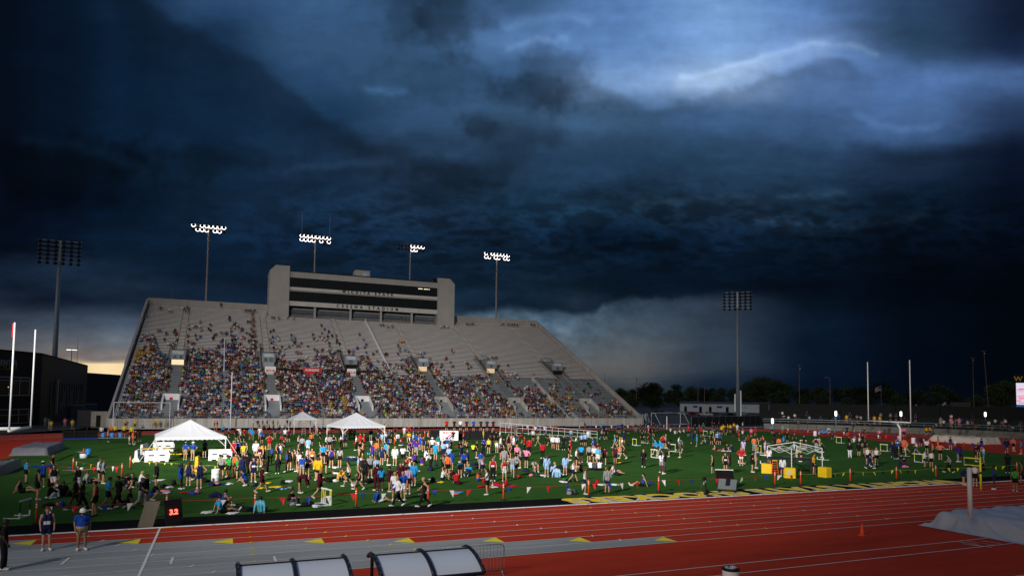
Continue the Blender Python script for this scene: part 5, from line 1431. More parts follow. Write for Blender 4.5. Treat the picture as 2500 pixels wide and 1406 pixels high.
def hat_mesh(pose):
    key = (pose, 'hat')
    if key not in GAR:
        B = body(pose); h = B['J']['hed']; mb = MB().lathe([(.19,.05),(.185,.065),(.105,.07),(.10,.14),(.06,.165)], 16, tuple(h)); GAR[key] = newmesh('sun_hat', mb.v, mb.f, True)
    return GAR[key]
POSEW = dict(s='standing', h='hands on hips', c='arms folded', w='walking', r='stretching one leg', u='arms spread', a='pointing', v='arms raised', b='bending over', g='sitting back', k='sitting', q='crouching', l='lying')
FW_ = dict(f='towards camera', b='back turned', l='facing left', r='facing right')
CW = dict(sky='sky blue', lblue='light blue', dgrey='dark grey', dgreen='dark green', dteal='dark teal', lav='lavender', neon='neon yellow', gold='golden')
GW = dict(t='tee', k='vest', j='jacket', s='shorts', p='trousers'); HW = dict(w='white cap', H='sun hat', k='black cap')
rows = []
for ln in PEOPLE.strip().split('\n'):
    p = ln.split(); x, y, pose, face, top, bot, hair = float(p[0]), float(p[1]), *p[2:7]; ex = p[7:]
    rows.append(dict(x=x, y=y, pose=pose, face=face, top=top, bot=bot, hair=hair, skin=next((e for e in ex if e in 'KT'), ''), bib='.B' in ex))
rows.sort(key=lambda r: -r['y']); NEAR, FAR = rows[:300], rows[300:]
def base_label(r):
    c = lambda n: CW.get(n, n)
    t = 'bare shoulders' if r['top'] == 'n' else c(r['top'][2:])+' '+GW[r['top'][0]]; b = c(r['bot'][2:])+' '+GW[r['bot'][0]]
    s = f"{t}, {b}, {POSEW[r['pose']]} {FW_[r['face']]}"
    if r['hair'][0] in HW: s = HW[r['hair'][0]]+', '+s
    return s
labs = unique_labels([(base_label(r), r['x'], r['y']) for r in NEAR])
SKM = {k: mat('skin_'+(k or 'L'), v, .6, .06, 8.) for k, v in SKIN.items()}; HRM = {k: mat('hair_'+k, v, .6, .2, 12.) for k, v in HAIRC.items()}
SHOE = mat('shoe_white', (.66,.65,.64), .7, .15, 9.); SHOED = mat('shoe_dark', (.03,.03,.035), .7, .15, 9.); CAPW = mat('cap_white', (.78,.78,.78), .7, .05); BIB = mat('race_bib', (.74,.74,.74), .7, .35, 26.)
pr = random.Random(11)
def heading(p, face): a = IMG(p); return {'r': a, 'b': a+math.pi/2, 'l': a+math.pi, 'f': a-math.pi/2}[face]
def part(name, me, M, par):
    o = bpy.data.objects.new(name, me); COL.objects.link(o); o.parent = par
    if not me.materials: me.materials.append(M)
    o.material_slots[0].link = 'OBJECT'; o.material_slots[0].material = M; return o
for r, lab in zip(NEAR, labs):
    hi = r['y'] > 1300; bel = 0.; vox = .021
    if hi: vox = .0115; bel = .14 if r['hair'][0] == 'w' else 0.
    g = G(r['x'], r['y']); B = body(r['pose'], vox, bel); o = bpy.data.objects.new('person', B['me']); COL.objects.link(o); sk = SKM[r['skin']]
    if not B['me'].materials: B['me'].materials.append(sk)
    o.material_slots[0].link = 'OBJECT'; o.material_slots[0].material = sk
    o.location = (g.x, g.y, .006); o.rotation_euler = (0, 0, heading(g, r['face'])+pr.uniform(-.35, .35)*(0.3 if hi else 1)); s = pr.uniform(.95, 1.05)*(.98 if r['hair'].endswith('L') else 1.02); w = s*pr.uniform(.94, 1.07); o.scale = (w, w, s)
    if hi: s = {112: 1.0, 198: .96, 6: 1.05}[int(r['x'])]; o.scale = (s*(1.12 if bel else 1), s*(1.14 if bel else 1), s)
    tag(o, lab, 'person', 'athletes and officials around the infield')
    if r['top'] != 'n': part({'t':'shirt','k':'vest','j':'jacket'}[r['top'][0]], garment(r['pose'], r['top'][0], vox, bel), pal(r['top'][2:]), o)
    part('shorts' if r['bot'][0] == 's' else 'trousers', garment(r['pose'], r['bot'][0], vox, bel), pal(r['bot'][2:]), o)
    part('shoes', garment(r['pose'], 'shoe', vox, bel), SHOED if pr.random() < .18 and not hi else SHOE, o)
    h = r['hair']
    if h[0] in 'dny': part('hair', garment(r['pose'], 'hairL' if h.endswith('L') else 'hair', vox, bel), HRM[h[0]], o)
    elif h[0] in 'wk': part('hair', garment(r['pose'], 'hair', vox, bel), HRM['d'], o); part('cap', garment(r['pose'], 'cap', vox, bel), CAPW if h[0] == 'w' else MT['black'], o)
    else: part('sun_hat', hat_mesh(r['pose']), CAPW, o)
    if r['bib']: part('race_bib', garment(r['pose'], 'bib', vox, bel), BIB, o)
    if hi: part('face_features', garment(r['pose'], 'eyes', vox, bel), HRM['d'], o)

# ---------------------------------------------------------------- crowd: everyone beyond the 300 largest, one mass
def lowpoly(pose):
    V = []; Fc = []; K = []
    def tubex(a, b, ra, rb, k, n=5, sq=1., k2=None):
        a, b = V3(*a), V3(*b); d = b-a; d /= np.linalg.norm(d); t = V3(0,0,1) if abs(d[2]) < .9 else V3(0,1,0); u = np.cross(d, t); u /= np.linalg.norm(u); w = np.cross(d, u); o = len(V)
        for c, r in ((a-d*ra*.5, ra*.55), (a, ra), (b, rb), (b+d*rb*.5, rb*.55)):
            for i in range(n): q = u*math.cos(2*math.pi*i/n)*r+w*math.sin(2*math.pi*i/n)*r; q[1] *= sq; V.append(c+q)
        for j in range(3):
            for i in range(n): Fc.extend([(o+j*n+i, o+j*n+(i+1) % n, o+(j+1)*n+(i+1) % n), (o+j*n+i, o+(j+1)*n+(i+1) % n, o+(j+1)*n+i)]); K.extend([k if k2 is None or j < 2 else k2]*2)
        for i in range(1, n-1): Fc.append((o, o+i+1, o+i)); Fc.append((o+3*n, o+3*n+i, o+3*n+i+1)); K.extend([k, k if k2 is None else k2])
    J = joints(pose)
    tubex(J['pel'], J['che']+V3(0,0,.06), .125, .135, 1, 6, 1.35); tubex(J['hed']-V3(0,0,.07), J['hed']+V3(0,0,.04), .075, .095, 0, 6, 1., 3)
    for n in 'LR':
        tubex(J['sh'+n], J['el'+n], .058, .048, 1, 4); tubex(J['el'+n], J['ha'+n], .038, .032, 0, 4); tubex(J['hi'+n], J['kn'+n], .088, .06, 2, 4); tubex(J['kn'+n], J['an'+n], .052, .04, 0, 4); tubex(J['an'+n], J['to'+n], .045, .04, 4, 4)
    return np.array(V), np.array(Fc), np.array(K)
def seat_pose():
    global joints; jo = joints
    def js(p):
        J = jo('s'); dz = -.82
        for k in J: J[k] = J[k]+V3(0,0,dz)
        for n, s in (('L',1),('R',-1)): J['hi'+n] = V3(0,.09*s,.08); J['kn'+n] = V3(.42,.12*s,.08); J['an'+n] = V3(.40,.12*s,-.34); J['to'+n] = V3(.54,.13*s,-.38); J['el'+n] = V3(.10,.24*s,.32); J['wr'+n] = V3(.30,.12*s,.20); J['ha'+n] = V3(.36,.08*s,.2)
        J['pel'] = V3(0,0,.10); J['che'] = V3(.05,0,.45); J['hed'] = V3(.10,0,.76); return J
    joints = js; r = lowpoly('s'); joints = jo; return r
LOW = {'seat': seat_pose()}; CRW = []
def add_low(pose, x, y, z_, rz, top, bot, skin, hair, shoe=(.6,.6,.6), s=1.):
    if pose not in LOW: LOW[pose] = lowpoly(pose)
    CRW.append((pose, x, y, z_, rz, top, bot, skin, hair, shoe, s))
for r in FAR:
    g = G(r['x'], r['y']); top = PAL[r['top'][2:]] if r['top'] != 'n' else SKIN['']; hc = {'w': (.75,.75,.75), 'H': (.75,.75,.75), 'k': (.01,.01,.01)}.get(r['hair'][0]) or HAIRC[r['hair'][0]]
    add_low(r['pose'], g.x, g.y, 0, heading(g, r['face']), top, PAL[r['bot'][2:]], SKIN[r['skin']], hc, s=pr.uniform(.97, 1.07))
for x, c in ((1090,'red'),(1109,'black'),(1124,'white'),(1139,'maroon'),(1156,'blue'),(1174,'black'),(1189,'navy'),(1204,'maroon')):
    g = G(x, 1052, 1.3); add_low('s', g.x, g.y, 1.3, heading(g, 'b')+pr.uniform(-.3,.3), PAL[c], PAL['black'], SKIN[''], HAIRC['n'])
WC = [('white',22),('black',20),('navy',13),('blue',7),('red',5),('grey',9),('dgrey',14),('maroon',5),('sky',5),('teal',2),('orange',2.5),('gold',.8),('pink',1.6),('green',1.4),('purple',3),('lblue',3),('coral',1),('lav',1),('khaki',2),('neon',.4)]
def rc(rg): return rg.choices([w[0] for w in WC], [w[1] for w in WC])[0]
TX = [280,330,400,500,600,640,700,800,900,960,1050,1100,1200,1300,1400,1500,1570]; TD = [880,852,850,850,848,872,888,893,892,898,905,925,945,968,986,996,1010]; TF = [840,812,800,792,796,820,828,812,832,850,868,888,902,925,935,980,1000]
cr = random.Random(3); gold = [(1345,970,16,10),(1375,965,22,14),(1395,985,14,10),(1262,1004,34,8),(340,862,30,10),(1545,1000,10,8),(830,1000,30,6)]
bench_h = .42
for i in range(0, NR-4):
    y = rowy(i)+.50; zz = rowz(i)+bench_h; x = SX0+.7
    while x < SX1-.6:
        x += cr.uniform(.46, .58)
        if inaisle(x, i) or (i > 60 and 11 < x < 63.5): continue
        px, py = proj((x, y, zz+.3)); py += 16*math.sin(x*.31+1.7*math.sin(x*.9))+9*math.sin(x*1.7+i*.5); td = np.interp(px, TX, TD); tf = np.interp(px, TX, TF); cl = math.sin(x*.55+i*.8)+math.sin(x*.23-i*.35+2)+math.sin(x*1.3+i*1.7)*.6
        if py > td: d = (.80 if px < 950 else .77 if px < 1120 else .72 if px < 1230 else .5+.28*(cl > .2) if px < 1400 else .15+.7*(cl > .5))+.05*cl
        elif py > tf: d = .10+.62*(cl > .75)*(py-tf)/max(1, td-tf)
        else: d = 0
        if i < 2 and d: d *= .8
        if cr.random() > d: continue
        c = rc(cr)
        for gx, gy, rx, ry in gold:
            if ((px-gx)/rx)**2+((py-gy)/ry)**2 < 1 and cr.random() < .8: c = 'gold'
        if cr.random() < .10 and CRW: top = CRW[-1][5]
        else: top = PAL[c]
        sk = SKIN[cr.choice(['','','','T','K'])]; capc = (.75,.75,.75) if cr.random() < .10 else HAIRC[cr.choice('ddnnny')]
        k = cr.uniform(.5, 1.0) if c != 'white' else cr.uniform(.75, 1.05); add_low('seat', x, y, zz, -math.pi/2+cr.uniform(-.5,.5), tuple(v*k for v in top), PAL[cr.choice(['black','dgrey','navy','black','khaki','dgrey','black'])], sk, capc, s=cr.uniform(.92, 1.06))
for px, py in [(388,752),(393,752),(414,764),(445,752),(457,750),(454,764),(539,750),(596,758),(601,758),(606,758),(611,758),(616,758),(622,758),(470,797),(478,797),(488,797),(513,793),(540,812),(547,812),(585,807),(662,774),(668,775),(680,776),(700,774),(716,776),(928,792),(935,793),(946,797),(957,796),(978,776),(986,777),(975,832),(979,833),(984,832),(1076,797),(1084,797),(1092,797),(1139,790),(1144,790),(1149,790),(1154,790),(1222,790),(1229,791),(1240,792),(1246,792),(1251,792),(1256,792),(1263,793),(1297,792),(1304,793),(1103,862),(1159,869),(1201,872),(1206,872),(1211,872),(1168,880),(354,765),(352,760),(355,770),(1108,790)]:
    d = ray(px, py+3); t = (SZ0+.45-ROWH/ROWD*SY0-CH)/(d[2]-ROWH/ROWD*d[1]); add_low('seat' if px not in (414,454,539,1103,1108) else 's', d[0]*t, d[1]*t, CH+d[2]*t, -math.pi/2, PAL[rc(cr)] if px not in (975,979,984) else PAL['gold'], PAL['black'], SKIN[''], HAIRC['d'])
for k in range(105):                                   # spectators on the bank round the right bend
    a = R(cr.uniform(-24, 48)); rr = 57.5+cr.choice([0,0,2.2,4.2])+cr.uniform(-.4,.4); add_low(cr.choice(['s','s','k']), XR+rr*math.cos(a), YC+rr*math.sin(a), 1.2+(rr-57)*.22, a+math.pi+cr.uniform(-.4,.4), PAL[rc(cr)], PAL['black'], SKIN[cr.choice(['','T','K'])], HAIRC['d'])
for px, py, c in [(2322,1042,'pink'),(2342,1042,'pink'),(2297,1040,'grey'),(2067,1032,'gold'),(2135,1036,'gold'),(2148,1036,'gold')]: g = G(px, py, 2.0); add_low('s', g.x, g.y, 2.0, heading(g, 'f'), PAL[c], PAL['khaki'], SKIN[''], HAIRC['d'])
for px, py, c in [(110,1040,'grey'),(158,1043,'pink'),(118,1046,'sky'),(124,1051,'yellow'),(176,1047,'yellow'),(2,1040,'red'),(268,1020,'white'),(285,1030,'white'),(295,1031,'white'),(528,1042,'dgrey'),(664,1042,'navy'),(618,1046,'white'),(629,1046,'navy'),(641,1046,'navy'),(652,1046,'navy'),(678,1046,'orange'),(702,1044,'navy'),(666,1046,'dgrey'),(530,1050,'maroon'),(523,1052,'red')]: g = G(px, py); add_low('s', g.x, g.y, 0, heading(g, cr.choice('fblr')), PAL[c], PAL['khaki'], SKIN[''], HAIRC['d'])
def build_crowd():
    VV = []; FF = []; CC = []; o = 0
    for pose, x, y, z_, rz, top, bot, skin, hair, shoe, s in CRW:
        V, Fc, K = LOW[pose]; a, b = math.cos(rz), math.sin(rz); v = V*s; v = np.stack([v[:, 0]*a-v[:, 1]*b+x, v[:, 0]*b+v[:, 1]*a+y, v[:, 2]+z_], 1); VV.append(v); FF.append(Fc+o); o += len(V)
        CC.append(np.array([skin, top, bot, hair, shoe])[K])
    V = np.concatenate(VV); Fc = np.concatenate(FF); C = np.concatenate(CC); me = bpy.data.meshes.new('crowd'); me.vertices.add(len(V)); me.vertices.foreach_set('co', V.ravel().astype(np.float32)); me.loops.add(Fc.size); me.loops.foreach_set('vertex_index', Fc.ravel().astype(np.int32)); me.polygons.add(len(Fc)); me.polygons.foreach_set('loop_start', np.arange(0, Fc.size, 3, dtype=np.int32)); me.update()
    at = me.attributes.new('cloth', 'FLOAT_COLOR', 'FACE'); at.data.foreach_set('color', np.concatenate([C, np.ones((len(C), 1))], 1).astype(np.float32).ravel())
    M = bpy.data.materials.new('crowd_cloth'); M.use_nodes = True; nt = M.node_tree; b = nt.nodes['Principled BSDF']; b.inputs['Roughness'].default_value = .85; b.inputs['Specular IOR Level'].default_value = .15; a = nt.nodes.new('ShaderNodeAttribute'); a.attribute_name = 'cloth'; nt.links.new(a.outputs['Color'], b.inputs['Base Color'])
    link('crowd', me, M, kind='stuff', label='dense crowd of seated spectators filling the lower rows and the far infield', category='crowd')
    print('crowd', len(CRW))
build_crowd()

# ---------------------------------------------------------------- bags and clothes on the grass
def pile(seed, sq=(1,.75,.5), r=.28, amp=.35):
    mb = MB().ico((0,0,0), 1, 3); v = np.array(mb.v); n = fbm(v[:, 0]*1.9+9+seed, v[:, 1]*1.9+v[:, 2]*1.3+9, 4, seed); n2 = fbm(v[:, 0]*5+9, v[:, 2]*5+v[:, 1]*3+19, 3, seed+5); v = v*(1+amp*n+.12*n2)[:, None]*np.array(sq)*r; v[:, 2] = np.maximum(v[:, 2]+r*sq[2]*.55, .005); return newmesh('bag', [tuple(q) for q in v], mb.f, True)
PIL = [pile(s, *a) for s, a in ((1,((1.3,.8,.55),.27,.3)),(2,((1,.9,.75),.22,.35)),(3,((1.5,1.0,.28),.26,.6)),(4,((.8,.6,1.05),.22,.25)))]
def strap_mesh():
    mb = MB().tube([(-.2,-.14,.1),(-.1,-.2,.28),(.1,-.2,.28),(.2,-.14,.1)], .018, 5); return newmesh('strap', mb.v, mb.f)
ST = strap_mesh()
BAGS = '''690 1182 black 3|706 1176 white 2|500 1176 black 0|517 1184 navy 0|523 1181 pink 2|545 1183 blue 2|618 1186 dgrey 0|655 1180 yellow 2|640 1192 yellow 2|675 1190 yellow 2|700 1192 grey 2|688 1194 lblue 2|794 1173 black 0|806 1176 black 0|818 1176 white 1|790 1167 gold 2|822 1156 white 2|836 1150 red 2|816 1152 red 2|862 1187 white 3|898 1177 black 0|912 1175 black 1|900 1160 navy 2|526 1213 navy 0|533 1220 red 2|508 1252 white 2|568 1254 white 2|582 1246 black 0|598 1248 black 0|612 1246 black 1|716 1234 grey 1|752 1235 black 0|770 1234 black 2|738 1236 black 2|776 1237 white 2|402 1190 black 0|424 1184 black 3|414 1190 white 2|391 1173 white 2|368 1176 white 2|408 1204 white 2|405 1200 pink 2|456 1203 red 2|472 1205 blue 2|481 1205 pink 3|152 1236 blue 3|146 1234 pink 1|118 1238 black 0|168 1212 black 3|128 1215 white 2|1056 1176 black 3|1052 1171 white 2|1068 1176 dgrey 1|1077 1178 yellow 2|1050 1148 navy 0|1102 1160 black 0|1105 1154 coral 2|1120 1182 maroon 0|1134 1162 black 0|1158 1135 navy 0|1168 1142 navy 1|1118 1203 sky 2|1113 1206 coral 2|1181 1178 red 3|1176 1188 red 2|1018 1150 white 2|1032 1208 white 2|1064 1137 navy 3|983 1222 white 2|1212 1186 red 0|1226 1188 red 0|1206 1190 white 2|1236 1184 red 3|1252 1187 red 2|1267 1165 red 1|1284 1150 navy 0|1297 1162 pink 1|1312 1163 dgreen 0|1327 1161 white 2|1346 1158 black 0|1347 1142 black 0|1370 1145 black 3|1387 1153 black 0|1303 1134 grey 1|1308 1138 white 3|1322 1131 black 3|1382 1170 green 2|1386 1176 black 0|1376 1177 white 2|1405 1176 black 3|1450 1186 black 0|1458 1183 red 3|1470 1184 white 2|1499 1184 white 2|1496 1156 white 2|1508 1160 black 0|1482 1146 gold 1|1490 1146 black 0|1515 1130 yellow 2|1533 1087 black 0|1637 1076 black 0|1690 1068 black 0|1816 1067 dgrey 0|1768 1101 white 2|1755 1102 red 2|850 1123 navy 0|862 1124 navy 0|858 1117 white 2|818 1135 black 0|820 1142 white 2|775 1115 black 0|646 1136 red 2|1390 1207 grey 3|1400 1206 dgrey 3|2208 1141 pink 1|2325 1098 navy 2|2313 1097 white 2|1180 1050 black 1|1120 1091 red 2|979 1087 white 2|978 1078 pink 3|560 1182 white 2'''.split('|')
BW = {0: 'duffel bag', 1: 'round bag', 2: 'heap of clothes', 3: 'upright backpack'}; bl = []
for b in BAGS: x, y, c, k = b.split(); bl.append((float(x), float(y), c, int(k)))
lb_ = unique_labels([('%s %s lying on the grass' % (CW.get(c, c), BW[k]), x, y) for x, y, c, k in bl]); br_ = random.Random(9)
for (x, y, c, k), l in zip(bl, lb_):
    g = G(x, y); o = bpy.data.objects.new({0:'duffel_bag',1:'bag',2:'clothes_heap',3:'backpack'}[k], PIL[k]); COL.objects.link(o)
    if not PIL[k].materials: PIL[k].materials.append(pal(c))
    o.material_slots[0].link = 'OBJECT'; o.material_slots[0].material = pal(c); o.location = (g.x, g.y, .006); o.rotation_euler = (0, 0, br_.uniform(0, 6)); s = br_.uniform(.85, 1.15); o.scale = (s, s, s); tag(o, l, 'clothes' if k == 2 else 'bag', 'bags and clothes left on the grass')
    if k in (0, 3): part('strap', ST, MT['black'], o)
WORLD_S, SUN_S, EXPO = .03, .08, 0.
SPOTS = [((55,76,0),300000.,40),((40,196,0),460000.,40),((15,84,0),400000.,22),((65,84,0),310000.,22),((5,28,0),62000.,30),((25,76,0),262000.,22),((70,76,0),270000.,22),((30,118,0),250000.,36)]
# ---------------------------------------------------------------- backdrop left
c0 = G(95, 1036); c1 = G(209, 1012); cA = G(-140, 1050); hb = AT(c0, 95, 866)
t = thing('sports_hall', 'dark clad sports building with white framed windows at the left edge', 'building', c0); W_ = MB()
pl = [(cA.x-c0.x,cA.y-c0.y),(0,0),(c1.x-c0.x,c1.y-c0.y),(c1.x-c0.x-60,c1.y-c0.y+10)]; W_.prism(pl, 'z', 0, hb); mk('wall', W_, MT['darkwall'], t); mk('roof_edge', MB().prism([(p[0]*1.002,p[1]*1.002-.03) for p in pl], 'z', hb+.002, hb+.35), MT['dark'], t)
dA = (cA-c0).normalized(); rzA = math.atan2(-dA.y, -dA.x); nA = Vector((-dA.y, dA.x, 0)); nA = nA if nA.dot(-c0) > 0 else -nA
def on_face(x, y):                                     # point on the front face seen at (x, y)
    d = Vector(ray(x, y)); s = (c0-Vector((0,0,CH))).dot(nA)/d.dot(nA); return Vector((0,0,CH))+d*s
for (x0, y0, x1, y1, nx, ny) in ((-60,922,70,965,5,(.18,)),(-60,998,67,1031,5,(.4,))):
    a, b = on_face(x1, y1), on_face(x0, y0); L = math.hypot(a.x-b.x, a.y-b.y); zb, ztp = a.z, on_face(x1, y0).z; f = MB(); n_ = nA*.06
    loc = a-c0+n_; w = mk('window', MB().box(-L,-.02,zb,0,.02,ztp), MT['glass'], t); w.location = (loc.x, loc.y, 0); w.rotation_euler = (0,0,rzA)
    for k in range(nx+1): f.box(-L*k/nx-.05,-.06,zb,-L*k/nx+.05,-.022,ztp)
    f.box(-L,-.07,zb-.06,0,-.021,zb+.06).box(-L,-.07,ztp-.06,0,-.021,ztp+.06); q = ztp-(ztp-zb)*ny[0]; f.box(-L,-.055,q-.04,0,-.021,q+.04); mk('frame', f, MT['trim'], w)
    if y0 < 950: mk('lamp', MB().ico((-L*.42,-.05,zb+(ztp-zb)*.45), .12, 1), emis('window_lamp', (1,.75,.3), .6), w)
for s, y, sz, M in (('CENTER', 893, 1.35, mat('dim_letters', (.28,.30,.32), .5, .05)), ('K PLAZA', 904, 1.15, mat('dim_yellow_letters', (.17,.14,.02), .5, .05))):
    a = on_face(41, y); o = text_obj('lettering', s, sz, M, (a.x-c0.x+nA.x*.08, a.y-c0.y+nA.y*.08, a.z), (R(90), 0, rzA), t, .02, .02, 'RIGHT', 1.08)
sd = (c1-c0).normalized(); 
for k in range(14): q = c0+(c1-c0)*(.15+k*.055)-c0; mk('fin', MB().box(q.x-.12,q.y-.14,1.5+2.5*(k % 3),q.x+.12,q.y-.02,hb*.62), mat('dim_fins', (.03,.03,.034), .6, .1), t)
a, b = G(207, 1009), G(318, 1003); h = AT(a, 215, 912); t = thing('sports_hall', 'lower dark flat roofed wing behind the sports building', 'building', a); d = b-a
mk('wall', MB().prism([(0,0),(d.x,d.y),(d.x-14,d.y+18),(-14,18)], 'z', 0, h), MT['darkwall'], t); mk('roof_edge', MB().prism([(-.1,-.1),(d.x+.1,d.y-.1),(d.x-14,d.y+18),(-14,18)], 'z', h+.002, h+.3), MT['dark'], t)
def shed(name, lab, x0, x1, yb, yt, dep, M, roof=None, door=None):
    a, b = G(x0, yb), G(x1, yb); g = a; rz = IMG((a+b)/2); L = (b-a).length; h = AT(a, x0, yt); t = thing(name, lab, 'container' if 'cont' in name else 'hut', g, rz, None); w = MB(); n = 18
    for k in range(n): w.box(L*k/n, .03*(k % 2), 0, L*(k+1)/n, dep, h)
    mk('wall', w, M, t); mk('roof', MB().box(-.05,-.05,h+.002,L+.05,dep+.05,h+.10), roof or M, t)
    if door: mk('door', MB().box(L*.3,-.04,.1,L*.55,-.002,h*.8), door, t)
    return t
GB = mat('blue_grey_container', (.10,.14,.18), .5, .15, 2.)
shed('container', 'blue grey container behind the left goalpost, the nearer one', 151, 205, 1020, 990, 4, GB, mat('container_roof', (.30,.36,.42), .5, .1, 2.)); shed('container', 'blue grey container farther back beside the grandstand', 190, 236, 1010, 987, 5, GB, MATS['container_roof'])
shed('container', 'dark trailer left of the tan hut', 188, 222, 1040, 1003, 4, mat('dark_trailer', (.03,.032,.035), .6, .2, 2.)); shed('hut', 'tan panelled hut at the foot of the left grandstand wall', 221, 262, 1044, 1006, 4, mat('tan_panel', (.30,.28,.24), .8, .25, 2.), None, MT['dark'])
g = G(168, 1006); t = thing('street_lamp', 'lit twin headed street lamp behind the sports building', 'street lamp', g); h = AT(g, 168, 853)
mk('pole', MB().tube([(0,0,0),(0,0,h)], .13, 8, .09), MT['black'], t)
for s in (-.75, .75): l = mk('lamp_head', MB().box(s-.75,-.4,h,s+.75,.4,h+.25), MT['black'], t); mk('lens', MB().box(s-.6,-.42,h-.14,s+.6,.38,h-.003), emis('street_lens', (1,.97,.92), 2.5), l)
for x, y0, y1, yb, lab in ((182,1004,820,1004,'thin antenna mast left of the grandstand'),(408,990,702,990,'lattice antenna mast rising behind the upper left of the grandstand'),(1279,985,752,985,'thin mast behind the right part of the grandstand top')):
    g = G(x, yb); g = Vector((g.x*1.3, g.y*1.3, 0)); h = AT(g, x, y1); tag(mk('antenna_mast', MB().tube([(0,0,0),(0,0,h)], .16, 5, .06), MT['steel']), lab, 'mast').location = g
# equipment rack in front of the grandstand left
g = G(196, 1073); t = thing('equipment_cage', 'black wheeled equipment cage with blue base beside the red apron', 'cart', g, IMG(g)); f = MB()
for x in (-2.0, -.7, .7, 2.0):
    for y in (0, 1.2): f.tube([(x,y,.2),(x,y,1.7)], .05, 5)
for z_ in (.9, 1.65): f.tube([(-2,0,z_),(2,0,z_)], .04, 5).tube([(-2,1.2,z_),(2,1.2,z_)], .04, 5)
mk('frame', f, MT['black'], t); mk('base', MB().bbox(-2.1,-.1,.05,2.1,1.3,.22), MT['blueflag'], t); mk('load', MB().bbox(-1.9,.1,.222,1.9,1.1,1.2), MT['dark'], t)
# ---------------------------------------------------------------- right end: stone steps, bank, fences, gate, screen
st = MB(); bk = MB(); fe = MB(); N = 60
A_ = np.linspace(R(-60), R(52), N)
def arc(mb, r0, r1, z0, z1):
    for a, b in zip(A_, A_[1:]):
        P = [(XR+r*math.cos(q), YC+r*math.sin(q)) for q in (a+.0006, b-.0006) for r in (r0, r1)]; mb.prism([P[0], P[1], P[3], P[2]], 'z', z0, z1)
arc(st, 53.6, 54.6, 0, .55); arc(st, 54.602, 55.8, 0, 1.15); o = mk('terrace_wall', st, mat('stone_terrace', (.15,.145,.13), .9, .35, .6, .2), None); tag(o, 'stepped stone terrace curving round the right bend of the track', 'wall')
vs = []
for a in A_: vs += [(XR+55.9*math.cos(a), YC+55.9*math.sin(a), 1.12), (XR+66*math.cos(a), YC+66*math.sin(a), 3.1)]
struct('bank', MB().add(vs, [(2*i, 2*i+1, 2*i+3, 2*i+2) for i in range(N-1)]), mat('bank_grass', (.012,.018,.009), .95, .4, .6))
rl2 = MB(); pts = [(XR+56.6*math.cos(a), YC+56.6*math.sin(a), 2.15) for a in A_]; rl2.tube(pts, .035, 5).tube([(p[0],p[1],1.7) for p in pts], .03, 5)
for p in pts[::3]: rl2.tube([(p[0],p[1],1.1),(p[0],p[1],2.15)], .03, 5)
tag(mk('spectator_railing', rl2, MT['steel']), 'thin metal railing along the top of the stone terrace', 'railing')
arc(fe, 67, 67.2, 2.0, 5.6); tag(mk('windscreen_fence', fe, MT['fence']), 'long black windscreen fence behind the bank at right', 'fence')
def bfence(lab, pts, z1, step=3.):
    t = thing('windscreen_fence', lab, 'fence', pts[0], 0, None); o = pts[0]; m_ = MB(); p_ = MB()
    for a, b in zip(pts, pts[1:]):
        d = b-a; L = d.length; n = (-d.y/L*.03, d.x/L*.03); P = [(a.x-o.x-n[0],a.y-o.y-n[1]),(b.x-o.x-n[0],b.y-o.y-n[1]),(b.x-o.x+n[0],b.y-o.y+n[1]),(a.x-o.x+n[0],a.y-o.y+n[1])]; m_.prism(P, 'z', .05, z1-.1)
        for k in range(int(L/step)+1): q = a+d*(k*step/L)-o; p_.tube([(q.x,q.y,0),(q.x,q.y,z1)], .04, 5)
        p_.tube([(a.x-o.x,a.y-o.y,z1),(b.x-o.x,b.y-o.y,z1)], .035, 5)
    mk('mesh', m_, MT['fence'], t); mk('posts', p_, MT['steel'], t)
f0, f1 = G(1688, 1043), G(1868, 1036); h = AT(f0, 1690, 1017); bfence('black windscreen fence between the football goal and the right bend', [f0, f1], h); f2 = G(1875, 1028); bfence('black fence continuing to the brick gate pillars at right', [G(1858, 1029), G(2080, 1026)], AT(f2, 1875, 1000))
a = G(1881, 1027.5); w = tag(mk('fence_sign', MB().box(-2.6,-.05,0,2.6,.05,1.8), MT['dark']), 'black fence sign with white CROSSLAND lettering', 'sign'); w.location = (a.x*.985, a.y*.985, AT(a, 1880, 1016)); w.rotation_euler = (0,0,IMG(a)+.1); text_obj('lettering', 'CROSSLAND', 1.25, MT['trim'], (0,-.07,.5), FACE, w, .02, sx=.72)
for x, lab in ((1958,'left brick gate pillar beyond the right bend'),(2013,'right brick gate pillar beyond the right bend')):
    g = G(x, 1022); t = thing('gate_pillar', lab, 'pillar', g, IMG(g), 'brick gate pillars'); h = AT(g, x, 996); mk('shaft', MB().box(-.65,-.5,0,.65,.5,h), MT['brick'], t); mk('cap', MB().box(-.75,-.6,h+.002,.75,.6,h+.2), MT['concrete'], t)
for x, lab in ((1886,'small lit path light left of the gate pillars'),(2041,'small lit path light right of the gate pillars'),(2200,'small lit path light behind the right goalpost'),(2406,'small lit path light at far right')):
    g = G(x, 1034, 2.2); t = thing('path_light', lab, 'lamp', (g.x,g.y,1.6), 0, 'small lit path lights'); h = 2.0 if x > 1900 else .6
    mk('pole', MB().tube([(0,0,0),(0,0,h)], .04, 6), MT['steel'], t); mk('lantern', MB().lathe([(.10,h+.002),(.20,h+.1),(.20,h+.85),(.10,h+.95)], 10), emis('lantern_glow', (1,.98,.94), 2.2), t)
